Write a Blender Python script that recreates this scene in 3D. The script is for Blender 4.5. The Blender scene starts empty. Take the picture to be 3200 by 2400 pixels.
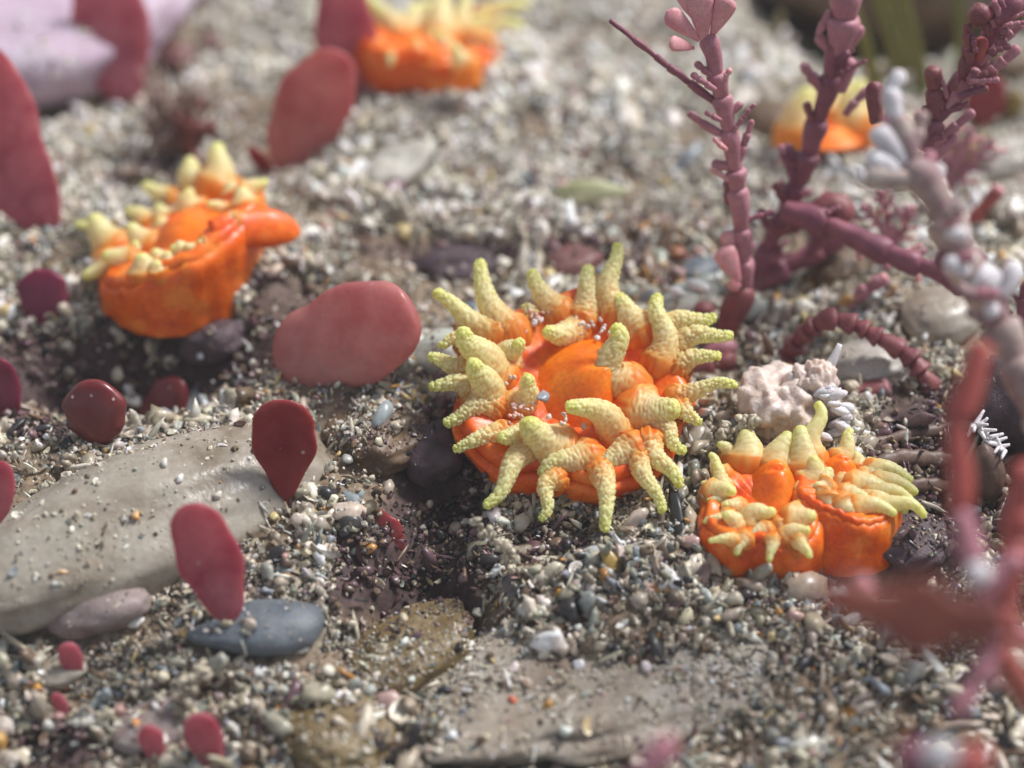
import bpy, math, random
import numpy as np
from mathutils import Vector
from mathutils.bvhtree import BVHTree

# ------------------------------------------------------------------ camera, sky, sun, exposure
S = bpy.context.scene
COL = S.collection
D0 = 70.0                                   # 1 unit = 1 mm; 100 photo pixels = 1 unit at D0
PITCH = math.radians(38)
VIEW = np.array([0, math.cos(PITCH), -math.sin(PITCH)])
UP = np.array([0, math.sin(PITCH), math.cos(PITCH)])
RT = np.array([1.0, 0, 0])
CAM = -VIEW * D0
cd = bpy.data.cameras.new('camera'); cam = bpy.data.objects.new('camera', cd); COL.objects.link(cam)
cam.location = CAM; cam.rotation_euler = (math.pi/2 - PITCH, 0, 0)
cd.sensor_width = 36; cd.lens = 18 / (16 / D0)
cd.clip_start = 1; cd.clip_end = 2000
cd.dof.use_dof = True; cd.dof.focus_distance = 66.3
cd.dof.aperture_fstop = cd.lens * 1e-3 / 2.2
S.camera = cam

SUN_EL, SUN_AZ = math.radians(52), math.radians(58)     # azimuth from +Y (behind the scene) towards +X
w = bpy.data.worlds.new('World'); S.world = w; w.use_nodes = True
sky = w.node_tree.nodes.new('ShaderNodeTexSky'); sky.sky_type = 'NISHITA'; sky.sun_disc = False
sky.sun_elevation = SUN_EL; sky.sun_rotation = SUN_AZ
bg = w.node_tree.nodes['Background']; bg.inputs['Strength'].default_value = 0.11
hs = w.node_tree.nodes.new('ShaderNodeHueSaturation'); hs.inputs['Saturation'].default_value = .45    # light filtered grey by the water
w.node_tree.links.new(sky.outputs[0], hs.inputs['Color']); w.node_tree.links.new(hs.outputs[0], bg.inputs[0])
sl = bpy.data.lights.new('sun', 'SUN'); sl.energy = 3.9; sl.angle = math.radians(13); sl.color = (1, .99, .985)
so = bpy.data.objects.new('sun', sl); COL.objects.link(so)
sd = Vector((math.sin(SUN_AZ)*math.cos(SUN_EL), math.cos(SUN_AZ)*math.cos(SUN_EL), math.sin(SUN_EL)))
so.rotation_euler = sd.to_track_quat('Z', 'Y').to_euler(); so.location = (10, 60, 80)
S.view_settings.view_transform = 'Standard'; S.view_settings.look = 'None'
S.view_settings.exposure = 0.22; S.view_settings.gamma = 1.0
S.cycles.max_bounces = 6; S.cycles.volume_bounces = 2; S.cycles.use_denoising = True

rng = np.random.default_rng(7); random.seed(7)

# ------------------------------------------------------------------ noise and geometry helpers
def _hash(i, j, k):
    n = (i*374761393 + j*668265263 + k*2147483647 + 1274126177) & 0xffffffff
    n = ((n ^ (n >> 13)) * 1274126177) & 0xffffffff
    n = ((n ^ (n >> 16)) * 2246822519) & 0xffffffff
    return ((n ^ (n >> 15)) & 0xffff) / 32767.5 - 1.0
def vnoise(p):
    p = np.asarray(p, float); i = np.floor(p).astype(np.int64); f = p - i; u = f*f*(3-2*f)
    r = 0
    for a in (0, 1):
        for b in (0, 1):
            for c in (0, 1):
                wgt = (u[..., 0] if a else 1-u[..., 0])*(u[..., 1] if b else 1-u[..., 1])*(u[..., 2] if c else 1-u[..., 2])
                r = r + wgt*_hash(i[..., 0]+a, i[..., 1]+b, i[..., 2]+c)
    return r
def fbm(p, o=4, seed=0):
    p = np.asarray(p, float) + seed*17.31; r = 0; a = 1; s = 0
    for _ in range(o):
        r = r + a*vnoise(p); s += a; p = p*2.03 + 11.7; a *= .5
    return r/s
def nrm(v):
    v = np.asarray(v, float); return v/(np.linalg.norm(v) + 1e-12)
def ray(px, py):
    return VIEW*D0 + RT*((px-1600)*.01) + UP*((1200-py)*.01)
def P(px, py, d):
    return CAM + ray(px, py)*(d/D0)
def depth(p):
    return float(np.dot(np.asarray(p)-CAM, VIEW))
def plane0(px, py, z=0.0):
    r = ray(px, py); return CAM + r*((z-CAM[2])/r[2])
def u(px, d):                                # photo pixels -> units at depth d
    return px*.01*d/D0
def pix(p):
    q = np.asarray(p) - CAM; d = q @ VIEW
    return 1600 + (q @ RT)/d*D0*100, 1200 - (q @ UP)/d*D0*100

def mesh(name, V, F, mat=None, smooth=True, parent=None, loc=None, attrs=None):
    V = np.asarray(V, float)
    if parent is not None: org = np.array(parent['_o'])
    elif loc is not None: org = np.asarray(loc, float)
    else: org = np.zeros(3)
    me = bpy.data.meshes.new(name)
    if isinstance(F, np.ndarray):
        n, k = F.shape
        me.vertices.add(len(V)); me.vertices.foreach_set('co', (V-org).astype(np.float32).ravel())
        me.loops.add(n*k); me.loops.foreach_set('vertex_index', F.astype(np.int32).ravel())
        me.polygons.add(n); me.polygons.foreach_set('loop_start', np.arange(0, n*k, k, dtype=np.int32))
        me.polygons.foreach_set('loop_total', np.full(n, k, np.int32)); me.update(calc_edges=True)
    else:
        me.from_pydata((V-org).tolist(), [], [list(map(int, f)) for f in F]); me.update()
    me.polygons.foreach_set('use_smooth', np.full(len(me.polygons), bool(smooth)))
    for k, a in (attrs or {}).items():
        a = np.asarray(a, np.float32)
        if a.ndim == 2:
            at = me.attributes.new(k, 'FLOAT_COLOR', 'POINT')
            at.data.foreach_set('color', np.concatenate([a, np.ones((len(a), 1), np.float32)], 1).ravel())
        else:
            at = me.attributes.new(k, 'FLOAT', 'POINT'); at.data.foreach_set('value', a)
    o = bpy.data.objects.new(name, me); COL.objects.link(o)
    if mat: me.materials.append(mat)
    if parent is not None: o.parent = parent
    else: o.location = org
    o['_o'] = [float(x) for x in org]
    return o
def tag(o, label=None, cat=None, group=None, kind=None):
    if label: o['label'] = label
    if cat: o['category'] = cat
    if group: o['group'] = group
    if kind: o['kind'] = kind
    return o
def thing(name, loc, label, cat, group=None):
    o = bpy.data.objects.new(name, None); COL.objects.link(o); o.location = loc
    o.empty_display_size = .3
    o['_o'] = [float(x) for x in loc]
    return tag(o, label, cat, group)

def gridfaces(nr, ns, off=0, closed=True):
    F = []
    for i in range(nr-1):
        for j in range(ns if closed else ns-1):
            a = i*ns + j; b = i*ns + (j+1) % ns
            F.append((off+a, off+b, off+b+ns, off+a+ns))
    return F
def frames(C):
    C = np.asarray(C, float); T = np.gradient(C, axis=0); T /= np.linalg.norm(T, axis=1)[:, None] + 1e-9
    ref = nrm(np.cross(T[0], VIEW)) if abs(np.dot(T[0], VIEW)) < .98 else RT
    A = []; B = []
    for t in T:
        ref = nrm(ref - t*np.dot(ref, t)); A.append(ref); B.append(np.cross(t, ref))
    return T, np.array(A), np.array(B)
def tube(C, R, ns=14, flat=1.0, disp=None):
    """closed tube along centre line C with radii R; flat squeezes it along the viewing side"""
    T, A, B = frames(C); th = np.linspace(0, 2*np.pi, ns, endpoint=False)
    R = np.asarray(R)
    rr = R[:, None]*np.ones(ns)[None]
    if disp is not None: rr = rr + disp(np.arange(len(C)), th)
    V = C[:, None, :] + rr[..., None]*(np.cos(th)[None, :, None]*A[:, None, :] + flat*np.sin(th)[None, :, None]*B[:, None, :])
    V = V.reshape(-1, 3); F = gridfaces(len(C), ns)
    n = len(V); V = np.vstack([V, C[0], C[-1]]); m = (len(C)-1)*ns
    for j in range(ns):
        F.append((n, (j+1) % ns, j)); F.append((n+1, m+j, m+(j+1) % ns))
    return V, F
def bez(a, b, c, n):
    t = np.linspace(0, 1, n)[:, None]; return (1-t)**2*a + 2*t*(1-t)*b + t*t*c
def resample(pts, n):
    pts = np.asarray(pts, float)
    # Catmull-Rom through the points
    q = np.vstack([2*pts[0]-pts[1], pts, 2*pts[-1]-pts[-2]]); out = []
    for i in range(1, len(q)-2):
        for t in np.linspace(0, 1, 12, endpoint=False):
            p0, p1, p2, p3 = q[i-1:i+3]
            out.append(.5*((2*p1)+(-p0+p2)*t+(2*p0-5*p1+4*p2-p3)*t*t+(-p0+3*p1-3*p2+p3)*t**3))
    out.append(pts[-1]); out = np.array(out)
    s = np.r_[0, np.cumsum(np.linalg.norm(np.diff(out, axis=0), axis=1))]
    x = np.linspace(0, s[-1], n)
    return np.stack([np.interp(x, s, out[:, k]) for k in range(3)], 1), s[-1]
def ico(sub):
    import bmesh
    bm = bmesh.new(); bmesh.ops.create_icosphere(bm, subdivisions=sub, radius=1)
    V = np.array([v.co for v in bm.verts]); F = np.array([[v.index for v in f.verts] for f in bm.faces]); bm.free()
    return V, F
ICO = {s: ico(s) for s in (1, 2, 3, 4, 5)}

# ------------------------------------------------------------------ materials
def new_mat(name):
    m = bpy.data.materials.new(name); m.use_nodes = True
    return m, m.node_tree.nodes, m.node_tree.links, m.node_tree.nodes['Principled BSDF']
def ramp(N, L, fac, stops):
    r = N.new('ShaderNodeValToRGB'); e = r.color_ramp.elements
    while len(e) < len(stops): e.new(.5)
    for x, (p, c) in zip(e, stops): x.position = p; x.color = (*c, 1)
    L.new(fac, r.inputs[0]); return r.outputs[0]
def noise(N, L, scale, detail=4, rough=.55, coord='Object'):
    t = N.new('ShaderNodeTexCoord'); n = N.new('ShaderNodeTexNoise')
    n.inputs['Scale'].default_value = scale; n.inputs['Detail'].default_value = detail; n.inputs['Roughness'].default_value = rough
    L.new(t.outputs[coord], n.inputs['Vector']); return n.outputs['Fac']
def mixc(N, L, fac, a, b, mode='MIX'):
    m = N.new('ShaderNodeMix'); m.data_type = 'RGBA'; m.blend_type = mode
    for s, v in ((m.inputs[0], fac), (m.inputs[6], a), (m.inputs[7], b)):
        if hasattr(v, 'is_linked'): L.new(v, s)
        elif isinstance(v, tuple): s.default_value = (*v, 1)
        else: s.default_value = v
    return m.outputs[2]
def bump(N, L, P_, h, strength=.3, dist=.1):
    b = N.new('ShaderNodeBump'); b.inputs['Strength'].default_value = strength; b.inputs['Distance'].default_value = dist
    L.new(h, b.inputs['Height']); L.new(b.outputs[0], P_.inputs['Normal'])
def sss(P_, wt, rad, scale):
    P_.inputs['Subsurface Weight'].default_value = wt; P_.inputs['Subsurface Radius'].default_value = rad
    P_.inputs['Subsurface Scale'].default_value = scale
def mottled(name, c1, c2, scale=1.5, rough=.5, specks=None, speck_scale=6, speck_r=.12, bumps=.25, ss=None, c3=None, spec=.5, glow=0, fine_w=.35):
    m, N, L, B = new_mat(name)
    f = noise(N, L, scale, 6, .6)
    st = [(.32, c1), (.68, c2)] if c3 is None else [(.3, c1), (.5, c2), (.68, c3)]
    c = ramp(N, L, f, st)
    fine = noise(N, L, scale*9, 3)
    c = mixc(N, L, fine_w, c, ramp(N, L, fine, [(.3, (.35, .35, .35)), (.7, (1, 1, 1))]), 'MULTIPLY')
    if specks:
        t = N.new('ShaderNodeTexCoord'); v = N.new('ShaderNodeTexVoronoi'); v.inputs['Scale'].default_value = speck_scale
        L.new(t.outputs['Object'], v.inputs['Vector'])
        k = ramp(N, L, v.outputs['Distance'], [(speck_r*.6, (1, 1, 1)), (speck_r, (0, 0, 0))])
        sel = ramp(N, L, v.outputs['Color'], [(.6, (0, 0, 0)), (.64, (1, 1, 1))])
        k = mixc(N, L, 1.0, k, sel, 'MULTIPLY')
        c = mixc(N, L, k, c, specks)
    L.new(c, B.inputs['Base Color']); B.inputs['Roughness'].default_value = rough
    B.inputs['Specular IOR Level'].default_value = spec
    if bumps: bump(N, L, B, fine, bumps, .08)
    if ss: sss(B, *ss)
    if glow:
        tr = N.new('ShaderNodeBsdfTranslucent'); mx = N.new('ShaderNodeMixShader'); mx.inputs[0].default_value = glow
        L.new(c, tr.inputs['Color']); L.new(B.outputs[0], mx.inputs[1]); L.new(tr.outputs[0], mx.inputs[2])
        L.new(mx.outputs[0], N['Material Output'].inputs['Surface'])
    return m
def attr_mat(name, rough=.45, spec=.5, scale=8, ss=None, vary=.35):
    m, N, L, B = new_mat(name)
    a = N.new('ShaderNodeAttribute'); a.attribute_name = 'col'
    f = noise(N, L, scale, 4)
    c = mixc(N, L, vary, a.outputs['Color'], ramp(N, L, f, [(.3, (.35, .33, .3)), (.65, (1.15, 1.12, 1.1))]), 'MULTIPLY')
    L.new(c, B.inputs['Base Color']); B.inputs['Roughness'].default_value = rough; B.inputs['Specular IOR Level'].default_value = spec
    bump(N, L, B, f, .25, .03)
    if ss: sss(B, *ss)
    return m

def tentacle_mat():
    m, N, L, B = new_mat('tentacle_flesh')
    a = N.new('ShaderNodeAttribute'); a.attribute_name = 'along'
    b = N.new('ShaderNodeAttribute'); b.attribute_name = 'wart'
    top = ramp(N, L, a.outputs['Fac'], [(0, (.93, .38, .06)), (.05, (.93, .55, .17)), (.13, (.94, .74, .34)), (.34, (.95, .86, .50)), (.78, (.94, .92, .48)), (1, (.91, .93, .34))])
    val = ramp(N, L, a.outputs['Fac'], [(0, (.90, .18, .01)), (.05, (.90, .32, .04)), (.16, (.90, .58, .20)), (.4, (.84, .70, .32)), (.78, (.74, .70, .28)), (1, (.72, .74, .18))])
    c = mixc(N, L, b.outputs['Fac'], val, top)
    L.new(c, B.inputs['Base Color']); B.inputs['Roughness'].default_value = .42
    sss(B, .7, (.9, .6, .2), .3); B.inputs['Specular IOR Level'].default_value = .4
    bump(N, L, B, noise(N, L, 22, 3), .15, .03)
    tr = N.new('ShaderNodeBsdfTranslucent'); mx = N.new('ShaderNodeMixShader'); mx.inputs[0].default_value = .38
    L.new(c, tr.inputs['Color']); L.new(B.outputs[0], mx.inputs[1]); L.new(tr.outputs[0], mx.inputs[2]); L.new(mx.outputs[0], N['Material Output'].inputs['Surface'])
    return m
def flesh_mat(name, c1, c2, c3):
    m, N, L, B = new_mat(name)
    c = ramp(N, L, noise(N, L, 1.1, 6), [(.3, c1), (.5, c2), (.68, c3)])
    c = mixc(N, L, .45, c, ramp(N, L, noise(N, L, 7, 5), [(.35, (.62, .5, .4)), (.6, (1, 1, 1))]), 'MULTIPLY')
    L.new(c, B.inputs['Base Color']); B.inputs['Roughness'].default_value = .36
    sss(B, .5, (1, .3, .06), .4); B.inputs['Specular IOR Level'].default_value = .45
    bump(N, L, B, noise(N, L, 9, 4), .2, .05)
    return m
M = {}
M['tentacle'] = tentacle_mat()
M['orange'] = flesh_mat('coral_orange', (.70, .075, .003), (.90, .15, .004), (.95, .27, .03))
M['mouth'] = flesh_mat('coral_mouth', (.88, .15, .004), (.95, .21, .006), (.96, .30, .02))
M['sand'] = attr_mat('sand_grains', .34, .5, 5, vary=.5)
M['frag'] = attr_mat('fragment', .35, .5, 4)
M['terrain'] = attr_mat('seabed', .7, .3, 4.5, vary=.8)
RS = (.5, (1, .3, .25), .5)
M['red_crimson'] = mottled('red_blade_crimson', (.52, .13, .185), (.74, .32, .35), .9, .24, (.72, .6, .58), 1.6, .16, .08, RS, glow=0.56, fine_w=.08)
M['red_salmon'] = mottled('red_blade_salmon', (.58, .18, .185), (.80, .42, .38), .6, .28, (.72, .6, .58), 1.5, .15, .08, RS, glow=0.56, fine_w=.08)
M['red_dark'] = mottled('red_blade_dark', (.30, .035, .045), (.46, .10, .095), .9, .25, (.7, .6, .45), 1.8, .12, .08, RS, glow=0.4, fine_w=.08)
M['red_purple'] = mottled('red_blade_purple', (.25, .035, .085), (.36, .06, .12), .9, .25, (.7, .6, .5), 2.4, .04, .08, RS, glow=0.4, fine_w=.08)
M['red_brown'] = mottled('red_blade_brown', (.19, .05, .035), (.30, .085, .055), .8, .45, None, bumps=.1, ss=RS, glow=.3, fine_w=.1)
M['red_shaded'] = mottled('red_blade_shaded', (.13, .016, .02), (.22, .035, .03), .8, .3, (.6, .5, .45), 1.8, .12, .08, RS, fine_w=.1)  # darker blade red with the shade painted into its colour
M['mauve'] = mottled('coralline_mauve', (.40, .15, .19), (.54, .24, .28), 1.6, .5, (.6, .5, .5), 5, .06, .2, (.2, (1, .4, .4), .2))
M['mauve_dark'] = mottled('coralline_dark', (.19, .05, .085), (.32, .10, .135), 1.6, .5, (.45, .35, .35), 5, .05, .25)
M['maroon'] = mottled('coralline_maroon', (.18, .04, .05), (.30, .085, .085), 1.4, .5, (.42, .33, .25), 4, .07, .3)
M['pinktip'] = mottled('coralline_pink', (.66, .25, .28), (.80, .42, .42), 1.6, .5, None, bumps=.15, ss=(.3, (1, .5, .5), .25))
M['whitetip'] = mottled('coralline_white', (.66, .58, .61), (.90, .88, .88), 2.2, .5, None, bumps=.5, ss=(.3, (1, .8, .8), .3))
M['stemstone'] = mottled('coralline_crusted', (.22, .08, .11), (.40, .27, .25), .9, .6, (.7, .66, .6), 2.0, .2, .4, c3=(.58, .48, .41))
M['redstem'] = mottled('red_stem', (.33, .06, .05), (.43, .10, .08), .8, .45, None, bumps=.1, ss=RS, fine_w=.1)
M['stone_tan'] = mottled('stone_tan', (.20, .155, .105), (.36, .31, .245), .55, .32, (.7, .66, .6), 2.6, .10, .3, c3=(.41, .37, .305))
M['stone_beige'] = mottled('stone_beige', (.22, .16, .115), (.36, .30, .235), .5, .34, (.7, .66, .6), 3.0, .10, .3, c3=(.42, .37, .31))
M['stone_mauve'] = mottled('stone_mauve', (.22, .16, .15), (.34, .27, .25), 1.1, .5, (.72, .68, .62), 2.8, .12, .3)
M['stone_slate'] = mottled('stone_slate', (.085, .10, .12), (.16, .18, .20), 1.6, .5, (.35, .36, .36), 5, .05, .35)
M['stone_brown'] = mottled('stone_brown', (.10, .055, .03), (.20, .125, .07), .9, .5, (.6, .5, .4), 3, .08, .3)
M['stone_ochre'] = mottled('stone_ochre', (.13, .085, .03), (.24, .17, .075), .7, .5, (.6, .55, .4), 3, .07, .3)
M['stone_green'] = mottled('stone_green', (.40, .42, .36), (.55, .56, .50), .8, .4, None, bumps=.1)
M['stone_pale'] = mottled('stone_pale', (.42, .37, .31), (.58, .54, .48), .9, .5, (.8, .78, .75), 4, .08, .2)
M['stone_red'] = mottled('stone_red', (.13, .05, .045), (.23, .10, .09), .9, .5, None, bumps=.2)
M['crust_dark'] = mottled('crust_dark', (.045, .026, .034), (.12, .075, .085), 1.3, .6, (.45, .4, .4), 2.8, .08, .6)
M['pinkrock'] = mottled('pink_rock', (.40, .25, .35), (.52, .37, .47), .35, .6, (.75, .68, .7), 1.2, .08, .3, c3=(.58, .49, .56))
M['cream'] = mottled('cream_shell', (.52, .48, .40), (.72, .69, .60), 1.4, .5, (.35, .3, .22), 4, .1, .5)
M['sponge'] = mottled('sponge_flesh', (.70, .52, .43), (.80, .70, .63), 1.4, .4, (.85, .35, .2), 3.4, .07, .35, (.4, (1, .6, .4), .4))
M['grass'] = mottled('olive_grass', (.115, .115, .018), (.19, .185, .035), .6, .45, (.4, .42, .15), 3, .05, .1)
M['lime'] = mottled('lime_leaf', (.36, .36, .16), (.62, .64, .40), .8, .5, None, bumps=.1)
M['olive'] = mottled('olive_bladder', (.16, .10, .02), (.26, .18, .04), .9, .25, None, bumps=.05)
M['strand'] = mottled('brown_strand', (.10, .055, .04), (.20, .12, .09), .9, .5, None, bumps=.2)
M['tuft'] = mottled('tuft_red', (.13, .025, .02), (.26, .07, .05), 1.5, .45, (.5, .35, .25), 4, .1, .3)
M['fil'] = mottled('tuft_filament', (.28, .17, .13), (.42, .30, .25), 1.5, .5, None, bumps=.1)

# ------------------------------------------------------------------ seabed
BUMPS = [  # photo px, radius, height
    (1500, 300, 3.2, 1.6), (1250, 480, 3.0, 1.2), (1000, 640, 2.5, .7), (2000, 400, 4, .5),
    (1700, 700, 3.5, .9), (1150, 760, 3, .6), (700, 900, 3.0, .8), (330, 760, 3, .7),
    (545, 850, 3.4, 1.0), (560, 1140, 2.4, -2.2), (330, 1180, 1.9, -1.7), (120, 1150, 2.2, -1.6),
    (1390, 1480, 1.7, -1.5), (1300, 1790, 2.2, -2.0), (1480, 1790, 1.0, -.5), (1330, 1650, 1.3, -.9),
    (1900, 1800, 2.4, .5), (1150, 1150, 2, .7), (1200, 1250, 1.6, .5), (2150, 1350, 1.4, .5),
    (180, 2370, 1.0, -1.6), (2850, 1700, 1.6, -1.6), (2650, 1690, 1.2, -1.0), (2250, 1650, 1.0, -.4), (3100, 1500, 2, -1.5),
    (2480, 2150, 3, .7), (900, 2180, 3, .3), (2700, 900, 3, .5), (3050, 700, 3, .7), (1600, 850, 1.5, -.6), (1380, 830, 1.4, -.7),
    (2600, 30, 4, -2.0), (2850, 40, 4, -1.5),
]
BP = [(plane0(a, b), r, h) for a, b, r, h in BUMPS]
def height(x, y):
    p = np.stack([x, y, np.zeros_like(x)], -1)
    z = .55*fbm(p*.16, 3, 1) + .35*fbm(p*.55, 3, 2) + .16*fbm(p*1.9, 3, 3)
    for c, r, h in BP:
        d2 = ((x-c[0])**2 + (y-c[1])**2)/(r*r)
        z = z + h*np.exp(-d2*1.4)
    z = z - .34*np.log1p(np.exp((-5-y)*.8))/.8            # the near edge falls away, sloped off the sun to darken it
    z = z + .05*np.clip(y-18, 0, 100)
    return z
def axis_(lo, hi, step, far):
    a = np.arange(lo, hi+1e-6, step); o = [a[-1]]; s = step
    while o[-1] < far: s *= 1.18; o.append(o[-1]+s)
    q = [a[0]]; s = step
    while q[-1] > -far: s *= 1.18; q.append(q[-1]-s)
    return np.r_[q[::-1][:-1], a, o[1:]]
gx = axis_(-27, 27, .13, 140); gy = axis_(-21, 34, .13, 140)
X, Y = np.meshgrid(gx, gy); Zt = height(X, Y)
pp = np.stack([X, Y, np.zeros_like(X)], -1)
Zt = Zt + np.where((abs(X) < 30) & (Y < 36) & (Y > -24), .07*fbm(pp*5.5, 2, 5), 0)
# dark seabed areas: purple-brown turf crust, plus shade painted below the corals
CRUST_SHADE_ZONES = [(540, 1110, 380, 170, 1), (150, 1180, 260, 200, 1), (900, 960, 150, 120, .7), (1390, 1480, 170, 200, 1), (1280, 1790, 260, 170, 1),
         (1330, 1640, 200, 130, .9), (180, 2350, 150, 90, 1), (1500, 790, 420, 45, .7), (2850, 1660, 260, 170, 1), (3020, 1480, 300, 280, 1),
         (2330, 1660, 200, 70, .7), (2650, 30, 260, 110, .9), (1000, 1250, 120, 90, .4), (1230, 1400, 160, 150, .5), (2330, 1080, 120, 120, .4),
         (1130, 1880, 140, 60, .5), (500, 560, 140, 80, .5), (1750, 1700, 170, 70, .7)]
def crust(x, y, z):  # one mask for the turf crust and the painted shade
    q = np.stack([x, y, z], -1) - CAM; d = q @ VIEW
    a = 1600 + (q @ RT)/d*D0*100; b = 1200 - (q @ UP)/d*D0*100
    n = fbm(np.stack([x, y, 0*x], -1)*.6, 4, 9)
    c = np.zeros_like(a)
    for px, py, rx, ry, s in CRUST_SHADE_ZONES:
        e = ((a-px)/rx)**2 + ((b-py)/ry)**2 + n*.9
        c = np.maximum(c, s*np.clip(1.45-e, 0, 1))
    return np.clip(c, 0, 1)
FILM = [(1900, 570, 190, 100), (1100, 1430, 200, 170), (2050, 1960, 420, 110), (640, 2180, 150, 50), (2300, 1300, 160, 90), (420, 480, 160, 60), (1500, 560, 120, 50), (1250, 1900, 160, 70), (2560, 2150, 200, 90), (2800, 2250, 300, 110), (2300, 2350, 300, 70), (320, 2200, 170, 50), (750, 2300, 160, 60), (1000, 2080, 130, 50), (900, 1100, 110, 60), (1250, 1000, 90, 60)]
def film(x, y, z):                                       # smooth brown silt lying over the grains
    q = np.stack([x, y, z], -1) - CAM; d = q @ VIEW
    a = 1600 + (q @ RT)/d*D0*100; b = 1200 - (q @ UP)/d*D0*100
    p3 = np.stack([x, y, 0*x], -1); n = fbm(p3*.7, 4, 19); c = np.clip((-.12-fbm(p3*.38+3, 3, 31))*7, 0, 1)
    for px, py, rx, ry in FILM: c = np.maximum(c, np.clip(1.3-((a-px)/rx)**2-((b-py)/ry)**2 - n*1.1, 0, 1))
    return c
crust_shade = crust(X, Y, Zt); fm = film(X, Y, Zt)
n1 = (fbm(pp*.5, 4, 11)+1)/2; n2 = (fbm(pp*3.5, 3, 12)+1)/2
base = np.array([.33, .28, .21])*(.55+.6*n2[..., None]) + (n1[..., None]-.5)*np.array([.12, .08, .03])
dark = np.array([.08, .048, .048])*(.5+1.0*n2[..., None]) + np.clip(n1-.5, 0, 1)[..., None]*np.array([.10, .05, .03])  # turf colour, also serving as the painted shade
silt = np.array([.27, .20, .135])*(.75+.4*n2[..., None])
base = base*(1-fm[..., None]) + silt*fm[..., None]
colt = np.clip(base*(1-crust_shade[..., None]) + dark*crust_shade[..., None], .01, .8)
TV = np.stack([X, Y, Zt], -1).reshape(-1, 3); nr, nc = X.shape
ii = np.arange(nr*nc).reshape(nr, nc)
TF = np.stack([ii[:-1, :-1], ii[:-1, 1:], ii[1:, 1:], ii[1:, :-1]], -1).reshape(-1, 4)
t_ob = mesh('seabed', TV, TF, M['terrain'], True, attrs={'col': colt.reshape(-1, 3)})
tag(t_ob, 'grey brown sandy seabed under the corals', 'seabed', kind='structure')

SOLV, SOLF, NSOL = [TV], [TF], [len(TV)]
TREE = [None, 0]
def bvh():
    if TREE[0] is None or TREE[1] != len(SOLV):
        off = 0; Fs = []
        for v, f in zip(SOLV, SOLF):
            Fs += (np.asarray(f)+off).tolist(); off += len(v)
        TREE[0] = BVHTree.FromPolygons(np.vstack(SOLV).tolist(), Fs); TREE[1] = len(SOLV)
    return TREE[0]
T0 = BVHTree.FromPolygons(TV.tolist(), TF.tolist())
def G(px, py, tree=None):
    r = ray(px, py); h = (tree or T0).ray_cast(Vector(CAM), Vector(nrm(r)))
    return np.array(h[0]) if h[0] is not None else plane0(px, py)
def GS(px, py): return G(px, py, bvh())

# ------------------------------------------------------------------ stones
def stone(name, label, cat, a, b, hw, h, mat, seed, sink=.3, lumps=.16, point=0, sub=5, dz=0, roll=0, group=None, dens=.06):
    """a stone lying between two seen ends a and b (photo px), half width and height in units"""
    A, B = G(*a), G(*b); c = (A+B)/2; ax = (B-A)/2; ax[2] *= .6; L = np.linalg.norm(ax); ax = ax/L
    side = nrm(np.cross([0, 0, 1], ax)); up = np.cross(ax, side)
    V, F = ICO[sub]; v = V.copy()
    v = np.sign(v)*abs(v)**.9
    n = fbm(V*1.3, 3, seed); v = v*(1+lumps*2*n)[:, None]
    if point: v[:, 1:] *= (1 - point*np.clip(-v[:, :1], 0, 1))
    v += (.03*fbm(V*7, 3, seed+3))[:, None]*V
    c = c + np.array([0, 0, h*(1-2*sink)/2 + dz])
    W = c + v[:, :1]*L*ax + v[:, 1:2]*hw*side + v[:, 2:]*(h/2)*up
    o = mesh(name, W, F, mat, True, loc=c); tag(o, label, cat, group)
    SOLV.append(W); SOLF.append(F); DENS.append(dens)
    return o
DENS = [1]
PG = 'stones half buried in the sand'
stone('stone', 'big elongated tan stone sloping down under the lower left red blades', 'stone', (-190, 1950), (1010, 1395), 2.45, 3.3, M['stone_tan'], 3, .38, .10, dz=-.1)
stone('stone', 'small mauve stone leaning against the big tan stone', 'stone', (150, 1960), (480, 1890), 1.0, 1.35, M['stone_mauve'], 5, .2, .12, sub=4)
stone('pebble', 'flat blue grey slate pebble with a pointed end', 'pebble', (590, 2020), (1010, 1985), .95, 1.15, M['stone_slate'], 8, .25, .08, .45, sub=4, dz=.15)
stone('stone', 'broad low beige stone dusted with sand in the near right', 'stone', (1330, 2260), (2650, 1800), 3.1, 1.5, M['stone_beige'], 11, .54, .2, dens=.26)
stone('stone', 'ochre stone emerging from the shade below the largest coral', 'stone', (1120, 2110), (1480, 1930), 1.3, 1.4, M['stone_ochre'], 13, .52, .2, sub=5, dens=.25)
stone('stone', 'olive brown stone at the near edge, sand around it', 'stone', (880, 2330), (1230, 2270), 1.5, 1.3, M['stone_ochre'], 14, .55, .2, sub=5, dens=.3)
stone('stone', 'grey stone under the two smallest foreground red blades', 'stone', (350, 2330), (620, 2210), .9, .9, M['stone_mauve'], 15, .45, .14, sub=4, dens=.2)
stone('stone', 'brown stone in the shade left of the largest coral', 'stone', (1060, 1420), (1330, 1290), 1.4, 1.5, M['stone_brown'], 16, .48, .2, sub=5, dens=.4)
stone('stone', 'grey tan stone beside the small red blade at lower left', 'stone', (120, 2140), (270, 2060), .6, .6, M['stone_tan'], 17, .36, .12, sub=4)
stone('stone', 'pale greenish stone behind the left side of the largest coral', 'stone', (1320, 1180), (1440, 1080), .8, 1.2, M['stone_green'], 18, .2, .08, sub=4)
stone('stone', 'pale greenish stone between the largest coral and the pink seaweed foot', 'stone', (2080, 1000), (2230, 930), .7, 1.2, M['stone_green'], 19, .25, .10, sub=4)
stone('stone', 'small pale green stone right of the pink seaweed foot', 'stone', (2300, 1010), (2390, 960), .5, .8, M['stone_green'], 20, .25, .10, sub=4)
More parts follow.
